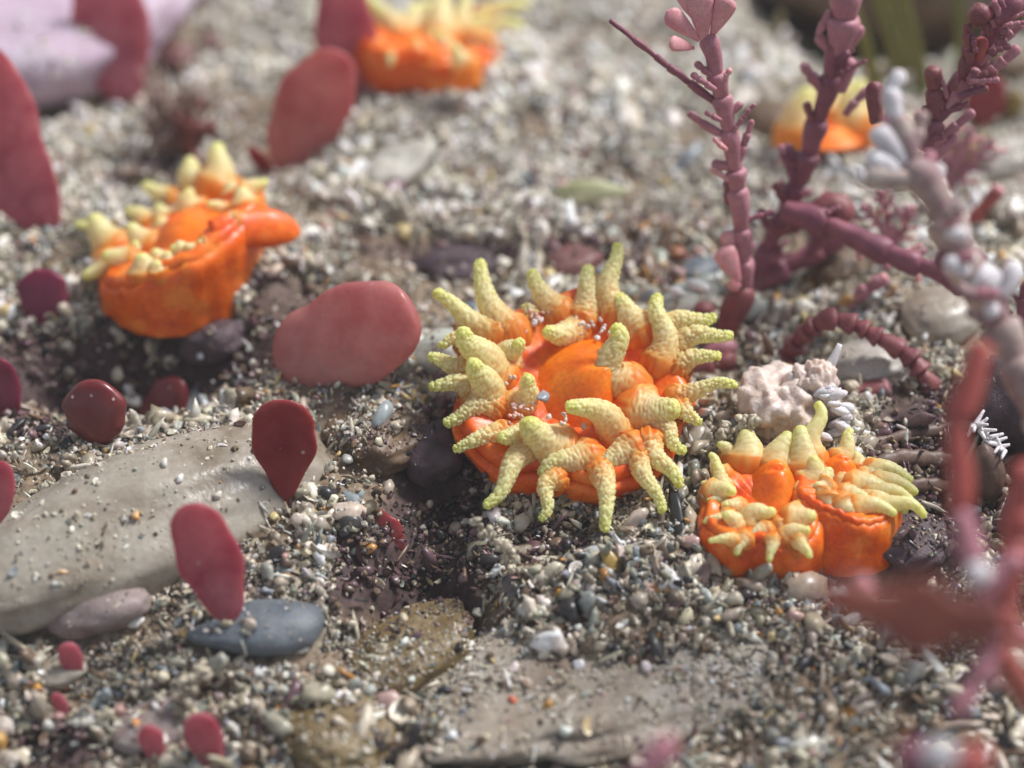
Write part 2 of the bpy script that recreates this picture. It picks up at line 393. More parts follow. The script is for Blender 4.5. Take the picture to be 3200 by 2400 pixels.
stone('pebble', 'dark slate pebble behind the upright tentacles of the largest coral', 'pebble', (2140, 890), (2240, 840), .5, .8, M['stone_slate'], 21, .15, .10, sub=4)
stone('pebble', 'dull red pebble behind the largest coral', 'pebble', (1700, 860), (1880, 820), .8, .9, M['stone_red'], 22, .25, .12, sub=4)
stone('pebble', 'small round red pebble among brown gravel', 'pebble', (2085, 822), (2140, 812), .3, .6, M['stone_red'], 35, .1, .12, sub=3)
stone('stone', 'beige stone behind the beaded maroon seaweed arch', 'stone', (2820, 1060), (3050, 960), 1.2, 1.4, M['stone_beige'], 23, .25, .12, sub=4)
stone('stone', 'brown round stone between the crossing seaweed branches', 'stone', (2530, 890), (2680, 850), .8, 1.1, M['stone_brown'], 24, .2, .12, sub=4)
stone('stone', 'pale grey stone under the beaded seaweed arch', 'stone', (2600, 1190), (2830, 1120), 1.0, 1.1, M['stone_pale'], 25, .25, .12, sub=4)
stone('stone', 'white rounded stone at the right edge behind the thick branch', 'stone', (3060, 560), (3240, 500), 1.0, 1.4, M['stone_pale'], 26, .2, .12, sub=4)
stone('stone', 'grey brown stone at the right edge under the white stone', 'stone', (3070, 720), (3250, 640), 1.0, 1.5, M['stone_tan'], 27, .2, .12, sub=4)
stone('stone', 'blurred dark brown stone far back beside the seaweed at upper right', 'stone', (3080, 250), (3200, 215), .9, 1.3, M['stone_brown'], 28, .1, .12, sub=4)
stone('stone', 'tan stone hidden behind the right small coral', 'stone', (2330, 420), (2480, 380), 1.2, 1.3, M['stone_brown'], 34, .3, .12, sub=4)
stone('stone', 'blurred reddish brown stone far back right of the top left blade', 'stone', (510, 230), (600, 190), .7, 1.0, M['stone_red'], 29, .1, .12, sub=4)
stone('stone', 'blurred small brown stone far back near a white pebble', 'stone', (630, 165), (690, 150), .5, .7, M['stone_red'], 36, .1, .12, sub=3)
stone('stone', 'blurred tan stone far back below the lilac rock', 'stone', (190, 330), (320, 300), .8, 1.0, M['stone_ochre'], 30, .2, .12, sub=4)
stone('rock', 'large lilac pink encrusted rock at the top left', 'rock', (-700, 190), (660, -110), 8.0, 5.5, M['pinkrock'], 32, .30, .12)
stone('rock', 'dark brown rock far back at the top right behind the green grass', 'rock', (2380, -20), (3350, 10), 3.5, 4.5, M['stone_brown'], 38, .3, .16)
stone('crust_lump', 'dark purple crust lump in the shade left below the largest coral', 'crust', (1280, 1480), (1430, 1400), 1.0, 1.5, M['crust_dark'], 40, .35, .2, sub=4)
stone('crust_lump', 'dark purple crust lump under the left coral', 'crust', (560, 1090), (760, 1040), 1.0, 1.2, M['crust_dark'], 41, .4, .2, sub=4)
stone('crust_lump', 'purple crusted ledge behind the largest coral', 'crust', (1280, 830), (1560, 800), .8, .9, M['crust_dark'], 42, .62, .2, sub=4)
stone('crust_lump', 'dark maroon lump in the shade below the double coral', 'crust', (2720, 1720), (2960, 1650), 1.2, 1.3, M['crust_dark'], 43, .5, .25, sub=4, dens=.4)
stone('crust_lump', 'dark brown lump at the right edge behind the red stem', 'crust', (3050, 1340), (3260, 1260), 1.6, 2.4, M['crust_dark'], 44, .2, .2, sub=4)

# ------------------------------------------------------------------ cup corals
def tentacle(root, base, tip, w0, ctr, bend=0.0, wart=1.0, taper=.33, seed=0, root_dir=None):
    rg0 = np.random.default_rng(seed); r0 = w0/2; L = np.linalg.norm(tip-base)
    mid = (base+tip)/2 + nrm(np.cross(tip-base, VIEW))*(bend*1.7 + rg0.normal(0, .05))*L + ctr
    n1, ns = (56, 40) if wart > .5 else (34, 26)
    C = bez(base, mid, tip, n1)
    C = C + (nrm(np.cross(tip-base, VIEW))*rg0.normal(0, .045)*L)*np.sin(np.linspace(0, 2*np.pi, n1))[:, None]
    t = np.linspace(0, 1, n1)
    R = r0*rg0.uniform(1.15, 1.42)*(1.0 - (1.0-taper)*t**.8 + .32*np.exp(-t/.16))
    cap = R[-1]*1.0/L
    x = np.clip((t-(1-cap))/cap, 0, 1); R = R*np.sqrt(np.clip(1-x**2.3, .0, 1))
    R[-1] = 1e-3
    k0 = 6; into = nrm(root_dir)*.8 + nrm(base-tip)*.2                # the root runs on into the body
    C = np.vstack([base + into*(w0*.9+.25)*q for q in np.linspace(1, .12, k0)] + [C]); R = np.r_[np.full(k0, R[0]*1.05), R]; t = np.r_[np.zeros(k0), t]
    s = np.r_[0, np.cumsum(np.linalg.norm(np.diff(C, axis=0), axis=1))]
    rg = np.random.default_rng(seed+100)
    sp = .115
    cen = []
    row = 0; sv = sp*.5
    while sv < s[-1]:
        rr = max(np.interp(sv, s, R), .06); k = max(4, int(2*np.pi*rr/sp))
        for j in range(k):
            cen.append((sv + rg.uniform(-.3, .3)*sp, (j + .5*(row % 2) + rg.uniform(-.3, .3))/k*2*np.pi, rg.uniform(.6, 1.25)))
        row += 1; sv += sp*.9
    cen = np.array(cen); store = {}
    def disp(i, th):
        S_, TH = s[:, None, None], th[None, :, None]
        dth = (TH - cen[None, None, :, 1] + np.pi) % (2*np.pi) - np.pi
        d = np.sqrt((S_-cen[None, None, :, 0])**2 + (dth*R[:, None, None])**2)/(sp*.55*cen[None, None, :, 2])
        b = np.clip(1-d*d, 0, 1).max(-1)**.6
        store['b'] = b
        return (b-.45)*.058*wart*np.minimum(1, cen[:, 2].mean())*np.clip(R/.12, .15, 1)[:, None]
    V, F = tube(C, R, ns, 1.0, disp)
    b = np.r_[store['b'].ravel(), .6, 1]; al = np.r_[np.repeat(t, ns), 0, 1]
    k = min(1, .35+wart*.65)
    return mesh('tentacle', V, F, M['tentacle'], True, root, attrs={'along': al, 'wart': 1-(1-b)*k})

FEET = []
def coral(label, cpx, aspect, ang, rpx, gpx, tents, mouth, crop, wart, dz_up, dz0, colr=1.0, foot=.8, group='orange cup corals on the sand', lobe=None, dish=.35, wsc=1.0, lip=.10):
    """cpx disc centre (px), aspect = seen flattening of the disc, ang = lean of its normal in the picture, rpx radii (px), gpx = its foot on the ground"""
    g = G(*gpx); r = ray(*cpx); C = CAM + r*((g[1]-CAM[1])/r[1]); d = depth(C)
    s = math.sqrt(max(0, 1-aspect**2)); a = math.radians(ang)
    N = nrm(-VIEW*aspect + s*(math.sin(a)*RT + math.cos(a)*UP))
    Ux = nrm(np.cross(UP*math.cos(a)+RT*math.sin(a), N)); Uy = np.cross(N, Ux)
    ra, rb = u(rpx[0], d), u(rpx[1], d)/max(aspect, .3)
    root = thing('cup_coral', g, label, 'coral', group)
    nt = 72; th = np.linspace(0, 2*np.pi, nt, endpoint=False)
    wob = .93*(1 + .06*np.sin(3*th+cpx[0]) + .05*np.sin(5*th+1.3) + .03*np.sin(9*th+2))
    def ring(rho, h): return C + N*h + (np.cos(th)*ra*rho*wob)[:, None]*Ux + (np.sin(th)*rb*rho*wob)[:, None]*Uy
    # oral disc
    hq = lambda q: -dish*(1-q**2) + lip*math.exp(-((q-.95)/.2)**2)
    rows = [ring(q, hq(q)) for q in np.linspace(.02, .97, 20)]
    rows += [ring(.97 + .09*math.sin(a_), hq(.97) - .09*ra*(1-math.cos(a_))) for a_ in np.linspace(.2, 1.75, 8)]
    V = np.concatenate(rows); nn = nrm
    V += (.16*fbm(V*1.3, 3, 21))[:, None]*N
    nr_d = len(rows); thf = np.tile(th, nr_d); V += (.05*np.sin(thf*24 + 2*fbm(V, 2, 3))*np.repeat(np.linspace(0, 1, nr_d), nt))[:, None]*N
    F = gridfaces(nr_d, nt)
    mesh('oral_disc', V, F, M['orange'], True, root)
    # column down to a foot ring on the ground
    top = V.reshape(nr_d, nt, 3)[-1]; nf = 26; rows2 = []
    fr = (ra+rb)/2*foot; FEET.append((g, fr*.85))
    for k in range(nf):
        q = k/(nf-1)
        foot_ring = g + np.stack([np.cos(th)*0, np.cos(th)*0, np.cos(th)*0], 1) - np.array([0, 0, .9])
        dirs = top - C; dirs = dirs*np.array([1, 1, 0]); ln = np.linalg.norm(dirs, axis=1)[:, None]
        dirs = dirs/np.maximum(ln, 1e-6)
        foot_ring = foot_ring + dirs*fr
        bul = math.sin(math.sqrt(q)*math.pi)*.09*ra
        rows2.append(top*(1-q**1.25) + foot_ring*q**1.25 + 0 + dirs*bul)
    V2 = np.concatenate(rows2); nz = fbm(V2*.9, 3, 5)
    V2 += (.26*nz*np.repeat(np.linspace(0, 1, nf)**.6, nt))[:, None]*np.tile((top-C)/np.linalg.norm(top-C, axis=1)[:, None], (nf, 1))
    V2 += (.018*np.sin(np.tile(th, nf)*22 + 3*fbm(V2*.8, 2, 6))*np.repeat(np.minimum(1, np.linspace(0, 4, nf)), nt))[:, None]*np.tile((top-C)/np.linalg.norm(top-C, axis=1)[:, None], (nf, 1))
    mesh('column', V2, gridfaces(nf, nt), M['orange'], True, root)
    # mouth cone with a slit
    ox, oy, sz = crop
    cv = lambda x, y: (ox + x/sz, oy + y/sz)
    def onplane(px, py, h=0):
        r = ray(px, py); t = np.dot(C+N*h-CAM, N)/np.dot(r, N); return CAM + r*t
    for (mx, my, mw, mh, hgt, lean, slit) in mouth:
        mc = onplane(*cv(mx, my), -dish*.6); md = depth(mc)
        aw, ah = u(mw/sz, md), u(mh/sz, md)/max(aspect, .45)
        nr_ = 20; ns = 44; ph = np.linspace(0, 2*np.pi, ns, endpoint=False); Vs = []
        for k in range(nr_):
            q = k/(nr_-1)                                # 0 foot .. 1 top
            rad = (1-q)**.5*1.0 if q > .35 else 1.0+.35*(1-q/.35)**2*.6
            rad = (1-q)**.62*(.80 + .62*(1-q)**2) + .0
            hh = hgt*(math.sin(q*math.pi/2)**.9)
            sx = np.cos(ph)*aw*rad; sy = np.sin(ph)*ah*rad
            gro = -.16*hgt*np.exp(-(sy/(.10*ah))**2)*np.clip(1-(abs(sx)/(aw*.55))**2, 0, 1)*(q > .5)
            ll = lean*q
            Vs.append(mc + (sx+ll*aw)[:, None]*Ux + sy[:, None]*Uy + (hh-.25+gro)[:, None]*N)
        Vm = np.concatenate(Vs); Vm += (.05*fbm(Vm*2, 3, 8))[:, None]*N
        Fm = gridfaces(nr_, ns); Vm = np.vstack([Vm, Vs[-1].mean(0)]); 
        for j in range(ns): Fm.append(((nr_-1)*ns+j, (nr_-1)*ns+(j+1) % ns, nr_*ns))
        mesh('mouth', Vm, Fm, M['mouth'], True, root)
    if lobe:                                             # a flap of bare tissue growing sideways
        pts = [onplane(*cv(x, y), -.1) if i == 0 else None for i, (x, y, _) in enumerate(lobe)]
        d0 = depth(pts[0]); pts = [P(*cv(x, y), d0 + .4*i) for i, (x, y, _) in enumerate(lobe)]
        Cc, _ = resample(pts, 26); Rr = np.interp(np.linspace(0, 1, 26), np.linspace(0, 1, len(lobe)), [u(l[2]/sz, d0) for l in lobe])
        Rr[-3:] *= (.9, .7, .3)
        Vv, Ff = tube(Cc, Rr, 24, .5); Vv += (.10*fbm(Vv*1.1, 3, 4))[:, None]*N
        mesh('tissue_lobe', Vv, Ff, M['orange'], True, root)
    for i, t in enumerate(tents):
        bx, by, tx, ty, wd = t[:5]; bd = t[5] if len(t) > 5 else 0; f = t[6] if len(t) > 6 else None
        b = onplane(*cv(bx, by), 0)
        for _ in range(3):
            w_ = b - C; q = min(1.05, math.hypot(np.dot(w_, Ux)/ra, np.dot(w_, Uy)/rb)/.93)
            b = onplane(*cv(bx, by), -dish*(1-q**2) - .05)
        db = depth(b)
        tp, bp = cv(tx, ty), cv(bx, by)
        Lp = math.hypot(tp[0]-bp[0], tp[1]-bp[1]); upc = (bp[1]-tp[1])/max(Lp, 1)
        if f is None: f = dz_up*upc + dz0
        tip = P(*tp, db + f*u(Lp, db))
        tentacle(root, b, tip, u(wd/sz, db)*wsc, N*.18*np.linalg.norm(tip-b), bd, wart*(1.4 if wart > .9 and wd < 100 else 1), root_dir=-N, seed=i+int(cpx[0]))
    return root, C, N, onplane

MAIN = [  # base, tip, width (all read off an enlargement), bend, depth slope
    (1055, 440, 1075, 95, 112, .04), (905, 450, 937, 205, 112, -.08), (775, 430, 652, 225, 108, .14), (550, 530, 397, 175, 118, .16),
    (470, 540, 165, 330, 122, .10), (650, 450, 612, 395, 80), (310, 580, 185, 600, 66, -.1), (330, 710, 135, 655, 82, .05), (320, 500, 270, 478, 66),
    (450, 730, 322, 505, 150, .12, -.5), (425, 850, 378, 665, 140, .06, -.8), (520, 670, 575, 565, 112, -.1, -1.0), (585, 900, 642, 738, 112, -.12, -.6),
    (355, 820, 142, 808, 96, -.10), (465, 905, 212, 988, 96, -.06), (500, 1035, 262, 1122, 92, -.05), (640, 1120, 412, 1400, 106, -.04),
    (640, 1045, 480, 1050, 130, .1, -.8), (755, 1110, 632, 950, 165, .12, -.7), (765, 1260, 688, 1465, 78, -.04), (905, 1160, 696, 1255, 130, -.14),
    (985, 1220, 1008, 1525, 88, .12), (1130, 1120, 940, 1185, 120, .10), (1060, 1020, 815, 905, 124, -.16, -.7), (1180, 1160, 1300, 1432, 82, -.06),
    (1230, 1080, 1388, 1305, 92, -.08), (1280, 980, 1418, 1122, 88, -.1), (1200, 930, 1385, 905, 165, -.12, -.6), (1390, 910, 1490, 992, 74, -.1),
    (1370, 850, 1668, 802, 78, .06), (1380, 700, 1588, 652, 78, .05), (1370, 610, 1648, 548, 88, .06), (1300, 540, 1562, 455, 92, .08),
    (1290, 680, 1280, 348, 130, .03, .2), (1190, 520, 1078, 345, 150, .08, .1), (1125, 800, 1045, 500, 140, .12, -.3), (850, 540, 712, 518, 110, .1, -1.1),
    (330, 590, 312, 562, 60),
]
MCROP = (1250, 700, 1.58)
root, MC, MN, MPL = coral('largest orange coral with a full ring of warty yellow tentacles, in the middle', (1788, 1200), .84, 0, (352, 300), (1800, 1340), MAIN,
      [(895, 768, 172, 172, 1.2, .6, 1)], MCROP, 1.0, .45, -.18, foot=.86)
LEFT = [
    (370, 930, 220, 690, 180, .08), (300, 860, 85, 752, 80), (660, 930, 530, 755, 140, .10), (640, 740, 512, 625, 92), (830, 560, 625, 440, 105, .08),
    (1085, 440, 962, 258, 145, .08), (1225, 430, 1260, 125, 150, .0), (1005, 620, 972, 485, 135, .0, -.3), (1345, 510, 1308, 430, 92), (1470, 500, 1612, 402, 92, -.15),
    (1440, 600, 1432, 468, 118), (1260, 650, 1138, 610, 72, 0, -.6), (1330, 740, 1288, 775, 90, 0, -.9), (780, 690, 762, 600, 105, 0, -.2), (775, 770, 745, 725, 100, 0, -.7),
    (490, 1050, 305, 1005, 130, .06, -.4), (330, 1060, 142, 1190, 105, .22), (640, 1120, 610, 995, 118, 0, -.4), (750, 1030, 728, 960, 90, 0, -.5), (830, 1045, 818, 985, 80, 0, -.5),
    (930, 985, 868, 930, 88, 0, -.5), (740, 1105, 740, 1068, 72, 0, -1.2), (1010, 965, 958, 940, 62, 0, -.6), (1090, 925, 1062, 912, 60, 0, -.6), (560, 1010, 585, 900, 90, 0, -.3),
]
coral('orange coral at left with smooth tentacles and a bare orange flap', (542, 735), .42, -24, (262, 96), (545, 835), LEFT,
      [(965, 800, 270, 150, .75, .0, 1)], (200, 400, 2.5525), .3, .30, -.22, foot=1.02, dish=.06, wsc=1.4, lip=.02, lobe=[(1180, 850, 110), (1380, 810, 165), (1640, 800, 165), (1885, 838, 75)])
BACK = [
    (700, 220, 530, 30, 110), (760, 200, 815, 20, 110), (960, 240, 965, -60, 140), (1050, 220, 1250, 70, 90, -.1), (1230, 110, 1520, 25, 80), (1150, 240, 1480, 170, 85),
    (1200, 290, 1275, 430, 130, -.2), (710, 180, 712, 75, 70), (900, 290, 900, 200, 80, 0, -.5), (815, 330, 798, 235, 60, 0, -.5), (640, 340, 640, 420, 46, 0, -.4), (1110, 400, 1020, 300, 100, 0, -.4),
    (560, 270, 528, 235, 46), (640, 180, 470, -10, 110), (850, 190, 880, 0, 120), (1090, 190, 1120, -40, 110), (990, 300, 940, 200, 90, 0, -.4),
]
coral('blurred orange coral far back at the top, pale tentacles spread upward', (1335, 120), .40, 4, (205, 80), (1330, 215), BACK,
      [(880, 260, 150, 70, .5, 0, 1)], (900, 0, 2.011), .15, .4, -.1, foot=1.0, dish=.25, wsc=1.15)
BR = [(1110, 620, 1130, 430, 160, 0, -.3), (1390, 600, 1375, 400, 160, 0, -.3), (1240, 560, 1250, 400, 120, 0, .2), (1330, 540, 1330, 370, 100, 0, .2), (1180, 540, 1180, 410, 90)]
coral('half closed orange coral behind the pink seaweed branches at upper right', (2585, 350), .5, 0, (128, 62), (2585, 440), BR,
      [(1250, 640, 120, 60, .4, 0, 1)], (1800, 0, 1.58), .1, .3, -.2, foot=1.15, dish=.15)
RC = (2000, 900, 1.659)
RT1 = [
    (460, 850, 402, 800, 60), (560, 870, 558, 735, 130, .05), (700, 910, 772, 745, 120), (850, 910, 825, 715, 120), (900, 880, 912, 590, 105), (890, 970, 922, 875, 100, 0, -.3), (930, 960, 1022, 1002, 62),
    (430, 960, 355, 862, 72), (430, 1030, 398, 905, 85), (410, 1040, 315, 1012, 52), (400, 1060, 492, 1072, 92, .1, -1.0), (450, 1180, 328, 1222, 58), (570, 1205, 695, 1138, 92, 0, -.4),
    (490, 1225, 435, 1160, 90, 0, -.4), (490, 1310, 352, 1312, 56), (820, 1200, 915, 1190, 112, 0, -.7), (770, 1285, 885, 1250, 84, 0, -.5), (690, 1310, 668, 1425, 64), (820, 1310, 885, 1405, 64), (640, 1260, 560, 1290, 80, 0, -.4), (600, 900, 640, 840, 76), (790, 930, 800, 850, 80), (500, 900, 470, 850, 70), (850, 1060, 920, 1040, 80, 0, -.6), (860, 1130, 960, 1130, 76, 0, -.5), (500, 1140, 420, 1130, 74, 0, -.5), (620, 1200, 590, 1260, 80, 0, -.6), (720, 1230, 740, 1330, 70, 0, -.3), (540, 1300, 500, 1390, 62), (430, 1110, 345, 1100, 60),
]
coral('small orange coral at lower right, its round mouth open to the viewer', (2385, 1560), .66, -4, (188, 132), (2385, 1640), RT1,
      [(695, 1010, 110, 110, .9, .2, 1)], RC, .45, .35, -.2, foot=1.12, dish=.2, wsc=1.05, lip=.03)
RT2 = [
    (1040, 880, 1105, 735, 82), (1130, 910, 1128, 850, 70), (1185, 920, 1205, 880, 66), (1220, 950, 1415, 1005, 84, .12), (1200, 970, 1370, 955, 80, .1), (1200, 1120, 1480, 1195, 84, .1), (1130, 1140, 1330, 1180, 80, .1), (1180, 1060, 1420, 1120, 86, .08), (1160, 1100, 1390, 1165, 80),
    (1130, 1030, 1290, 1050, 110, 0, -.3), (1230, 1010, 1440, 1070, 84, .1), (1080, 1080, 1200, 1110, 90, 0, -.6), (1060, 1010, 1130, 1030, 80, 0, -.8), (960, 980, 985, 930, 80), (950, 1080, 900, 1130, 80, 0, -.5), (1180, 980, 1290, 960, 76, .1), (980, 1110, 1010, 1180, 100, 0, -.5), (1050, 1130, 1120, 1190, 100, 0, -.4), (950, 1050, 900, 1040, 90, 0, -.6),
]
coral('smaller orange coral joined to the right of the open mouthed one', (2650, 1530), .6, 10, (160, 84), (2640, 1610), RT2,
      [(1040, 940, 92, 66, .7, 0, 1)], RC, .45, .3, -.15, foot=1.25, dish=.1, wsc=1.05, lip=.03)

# ------------------------------------------------------------------ red seaweed blades
def blade(label, base, tip, wpx, mat, f=-.35, yaw=0, thick=.16, a=.75, b=.5, bend=.06, curl=.12, stalk=True, d=None, sway=0.0, part='blade', edge=.04, group='fleshy red seaweed blades'):
    B = GS(*base) if d is None else P(*base, d)
    db = depth(B); Lp = math.hypot(tip[0]-base[0], tip[1]-base[1]); Tp = P(*tip, db + f*u(Lp, db))
    root = thing('red_seaweed', B, label, 'seaweed', group)
    dm = (db+depth(Tp))/2; wu = u(wpx/2, dm)
    ax = nrm(Tp-B); W = nrm(np.cross(ax, VIEW)); Nn = np.cross(W, ax)
    y = math.radians(yaw); W, Nn = W*math.cos(y)+Nn*math.sin(y), Nn*math.cos(y)-W*math.sin(y)
    n, ns = 44, 36; t = np.linspace(.0, 1, n); Lh = np.linalg.norm(Tp-B)
    t = (1-np.cos(t*np.pi))/2
    pr = t**a*(1-t)**b; pr = pr/pr.max()
    th = np.linspace(0, 2*np.pi, ns, endpoint=False)
    sd = (int(base[0])*7+int(base[1])) % 97
    cx, cy = np.cos(th), np.sin(th)
    Vs = []
    for k in range(n):
        wv = wu*pr[k]*(1 + edge*math.sin(5*t[k]*3+sd) + edge*.7*math.sin(11*t[k]+sd*2))
        c = B + ax*Lh*t[k] + Nn*(bend*Lh*math.sin(t[k]*math.pi)) + W*(sway*Lh*math.sin(t[k]*math.pi))
        xs = cx*wv; ys = np.sign(cy)*abs(cy)**.9*wu*thick*1.35*(.08+.92*pr[k]) * (pr[k] > 1e-6)
        cu = curl*(xs*xs)/max(wu, 1e-6)
        Vs.append(c + xs[:, None]*W + (ys-cu)[:, None]*Nn)
    V = np.concatenate(Vs); V += (.10*wu*fbm(V*.8, 3, sd))[:, None]*Nn + (.035*wu*fbm(V*2.2, 2, sd+5))[:, None]*W
    mesh(part, V, gridfaces(n, ns), mat, True, root)
    if stalk:
        s0 = B - np.array([0, 0, .15]); s1 = B + ax*Lh*.10
        Vt, Ft = tube(np.linspace(s0, s1, 6), np.linspace(1.1, .8, 6)*max(.05, wu*.09), 10)
        mesh('stalk', Vt, Ft, M['red_dark'], True, root)
    return root
blade('large dull red blade cut by the upper left edge, one bright glint low on it', (165, 742), (-70, 130), 300, M['red_crimson'], -.35, 8, .12, .62, .5, sway=.10)
blade('blurred red blade standing upright before the lilac rock at top left', (395, 318), (300, -150), 235, M['red_crimson'], -.25, 0, .12, .5, .5, d=depth(G(400, 345))-.5)
blade('red blade cut by the top edge, half in front of the top coral', (1100, 330), (1060, -90), 190, M['red_crimson'], -.3, 0, .14, .55, .5)
blade('tall salmon red blade leaning left below the top coral', (890, 555), (1065, 160), 232, M['red_salmon'], -.35, -10, .13, .5, .42, sway=.03)
blade('round salmon red blade left of the largest coral, broadest of all', (862, 1135), (1300, 975), 320, M['red_salmon'], -.45, 0, .32, .42, .38, curl=.12, d=depth(GS(862, 1150))-.8)
blade('upright dark crimson blade with a pointed foot on the tan stone', (895, 1565), (880, 1250), 205, M['red_dark'], -.45, 0, .16, .85, .45)
blade('crimson blade with a pale dusty top and a bright glint, behind the slate pebble', (720, 1945), (590, 1575), 205, M['red_crimson'], -.4, 8, .12, .55, .42)
blade('tiny red blade standing on the sand beside the mauve stone', (245, 2130), (205, 2008), 76, M['red_crimson'], -.4, 0, .3, .8, .45)
blade('tiniest red blade at lower left, leaning over a dark gap', (215, 2245), (168, 2165), 44, M['red_crimson'], -.4, 0, .3, .8, .5)
blade('small red blade at the bottom edge, left one of two on the grey stone', (505, 2410), (458, 2265), 78, M['red_crimson'], -.4, 0, .3, .8, .42)
blade('larger right one of two small red blades at the bottom edge beside the grey stone', (680, 2430), (612, 2228), 118, M['red_crimson'], -.4, 0, .25, .8, .42)
blade('narrow crimson blade at the left edge beside the tan stone', (-10, 1640), (10, 1440), 90, M['red_crimson'], -.3, 0, .2, .7, .5)
blade('purple red blade at the left edge above the tan stone', (30, 1320), (-10, 1120), 110, M['red_purple'], -.3, 0, .2, .6, .5)
blade('dim purple red blade in the shade left of the left coral', (150, 1015), (120, 840), 160, M['red_purple'], -.2, 0, .2, .6, .5)
blade('dark red blade lying in shade with a white shell chip on it', (310, 1395), (285, 1185), 200, M['red_shaded'], -.25, 10, .35, .6, .5)
blade('dark red blade in shade just right of the one with a white chip', (440, 1345), (575, 1190), 140, M['red_shaded'], -.2, 10, .35, .6, .5)
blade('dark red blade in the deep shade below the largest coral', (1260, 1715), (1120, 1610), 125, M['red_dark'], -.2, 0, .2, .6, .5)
blade('small thin dark red blade left of the tall salmon blade foot', (855, 560), (775, 455), 52, M['red_dark'], -.2, 20, .2, .6, .6)
blade('very dark red blade at the left edge near the bottom', (60, 2110), (-40, 2190), 70, M['red_dark'], -.2, 0, .2, .6, .5)
blade('maroon rounded blade behind the seaweed branches at upper right', (3070, 400), (3090, 230), 130, M['red_dark'], -.2, 0, .2, .6, .5)
rL = blade('blurred broad red blade lying close to the viewer at right below the corals', (3160, 1950), (2530, 1840), 215, M['red_brown'], -.02, 0, .22, .5, .75, d=43.5, sway=.05, edge=.14)

# ------------------------------------------------------------------ jointed coralline seaweed
def chain(name, pts, rpx, mat, root, seg=1.7, taper=1.0, d0=None, slope=-.5, dd=None, flat=1.0, bead=.5, seed=0):
    """a jointed branch along photo points; each joint narrow at its foot and wide at its top"""
    if d0 is None: d0 = depth(GS(*pts[0]))
    W3 = []
    for i, (x, y) in enumerate(pts):
        dz = (pts[0][1]-y)
        W3.append(P(x, y, d0 + slope*u(dz, d0) + (dd[i] if dd else 0)))
    r = u(rpx, d0); C, L = resample(np.array(W3), 200)
    k = max(1, int(round(L/(r*seg*2)))); rs = np.random.default_rng(seed)
    edges = np.linspace(0, 1, k+1) + np.r_[0, rs.uniform(-.25, .25, k-1)/k, 0] if k > 1 else np.array([0, 1.])
    V = []; F = []; off = 0; x = np.linspace(0, 1, 200)
    for a, b in zip(edges[:-1], edges[1:]):
        q = np.array([0, .04, .12, .3, .5, .7, .86, .95, 1.0])
        prof = np.array([.62, .70, .78, .86, .97, 1.10, 1.14, 1.02, .66])
        if b > .999:                                     # the last joint ends in a round cap
            cl = min(.5, r*taper*.9/(L*(b-a)))
            prof = np.array([.62, .70, .78, .86, .97, 1.06, 1.06]); prof = 1 + (prof-1)*(.4+bead)
            q = np.r_[np.array([0, .04, .12, .3, .55, .8, 1])*(1-cl), 1-cl*.6, 1-cl*.3, 1-cl*.1, 1]; prof = np.r_[prof, .93, .74, .46, .06]
            t = a + (b-a)*q
        else:
            prof = 1 + (prof-1)*(.4+bead); t = a + (b-a)*q*1.04
        c = np.stack([np.interp(t, x, C[:, i]) for i in range(3)], 1)
        R = r*prof*(1+(taper-1)*t)*rs.uniform(.92, 1.1)
        v, f = tube(c, R, 18, flat)
        for kk, dv in enumerate((RT, UP, -VIEW)): v = v + (.22*r*fbm(v*.7/max(r, .1), 3, seed+kk*7))[:, None]*dv
        V.append(v); F += [tuple(i+off for i in g_) for g_ in f]; off += len(v)
    return mesh(name, np.concatenate(V), F, mat, True, root), d0
def frond(label, base, d=None, group='jointed pink seaweed fronds'):
    B = GS(*base) if d is None else P(*base, d)
    return thing('coralline_seaweed', B, label, 'seaweed', group), depth(B)
def leaflet(root, a, b, wpx, mat, da, db, name='leaflet'):
    A, Bv = P(*a, da), P(*b, db); ax = Bv-A; t = np.linspace(0, 1, 18)
    C = A + ax*t[:, None]; R = u(wpx/2, da)*(.28+.9*np.sin(np.clip(t, 0, 1)*1.75)**1.2); R[-1] = 1e-3; R[-2] *= .62; R[-3] *= .86
    V, F = tube(C, R, 18, .42); return mesh(name, V, F, mat, True, root)
SL = -.5
def branchlet(root, a, b, r, d0, base_y, mat, name='branchlet', taper=.95, dd=0, seg=1.7):
    da = d0 + SL*u(base_y-a[1], d0) + dd
    return chain(name, [a, ((a[0]+b[0])/2+random.uniform(-4, 4), (a[1]+b[1])/2), b], r, mat, root, seg, taper, da, -.3, seed=int(a[0]+a[1]))

# A: the tall pink frond
rA, dA = frond('tall pink jointed seaweed with a fan of pink leaflets at its top', (2255, 1060))
chain('stem', [(2255, 1060), (2290, 980), (2330, 890)], 46, M['maroon'], rA, 1.6, .85, dA, SL, seed=1)
chain('stem', [(2335, 900), (2325, 800), (2312, 640), (2285, 450), (2262, 330), (2240, 220), (2212, 110)], 30, M['mauve'], rA, 1.7, .95, dA+SL*u(160, dA), SL, seed=2)
branchlet(rA, (2235, 320), (1905, 62), 15, dA, 1060, M['mauve_dark'], taper=.55, seg=2.6)
branchlet(rA, (2252, 420), (2150, 352), 16, dA, 1060, M['mauve'], taper=.75)
branchlet(rA, (2305, 505), (2352, 372), 15, dA, 1060, M['mauve'], taper=.6)
branchlet(rA, (2285, 520), (2222, 512), 17, dA, 1060, M['mauve'])
branchlet(rA, (2275, 640), (2275, 560), 15, dA, 1060, M['mauve_dark'])
branchlet(rA, (2325, 690), (2420, 660), 9, dA, 1060, M['mauve_dark'])
dt = dA + SL*u(930, dA)
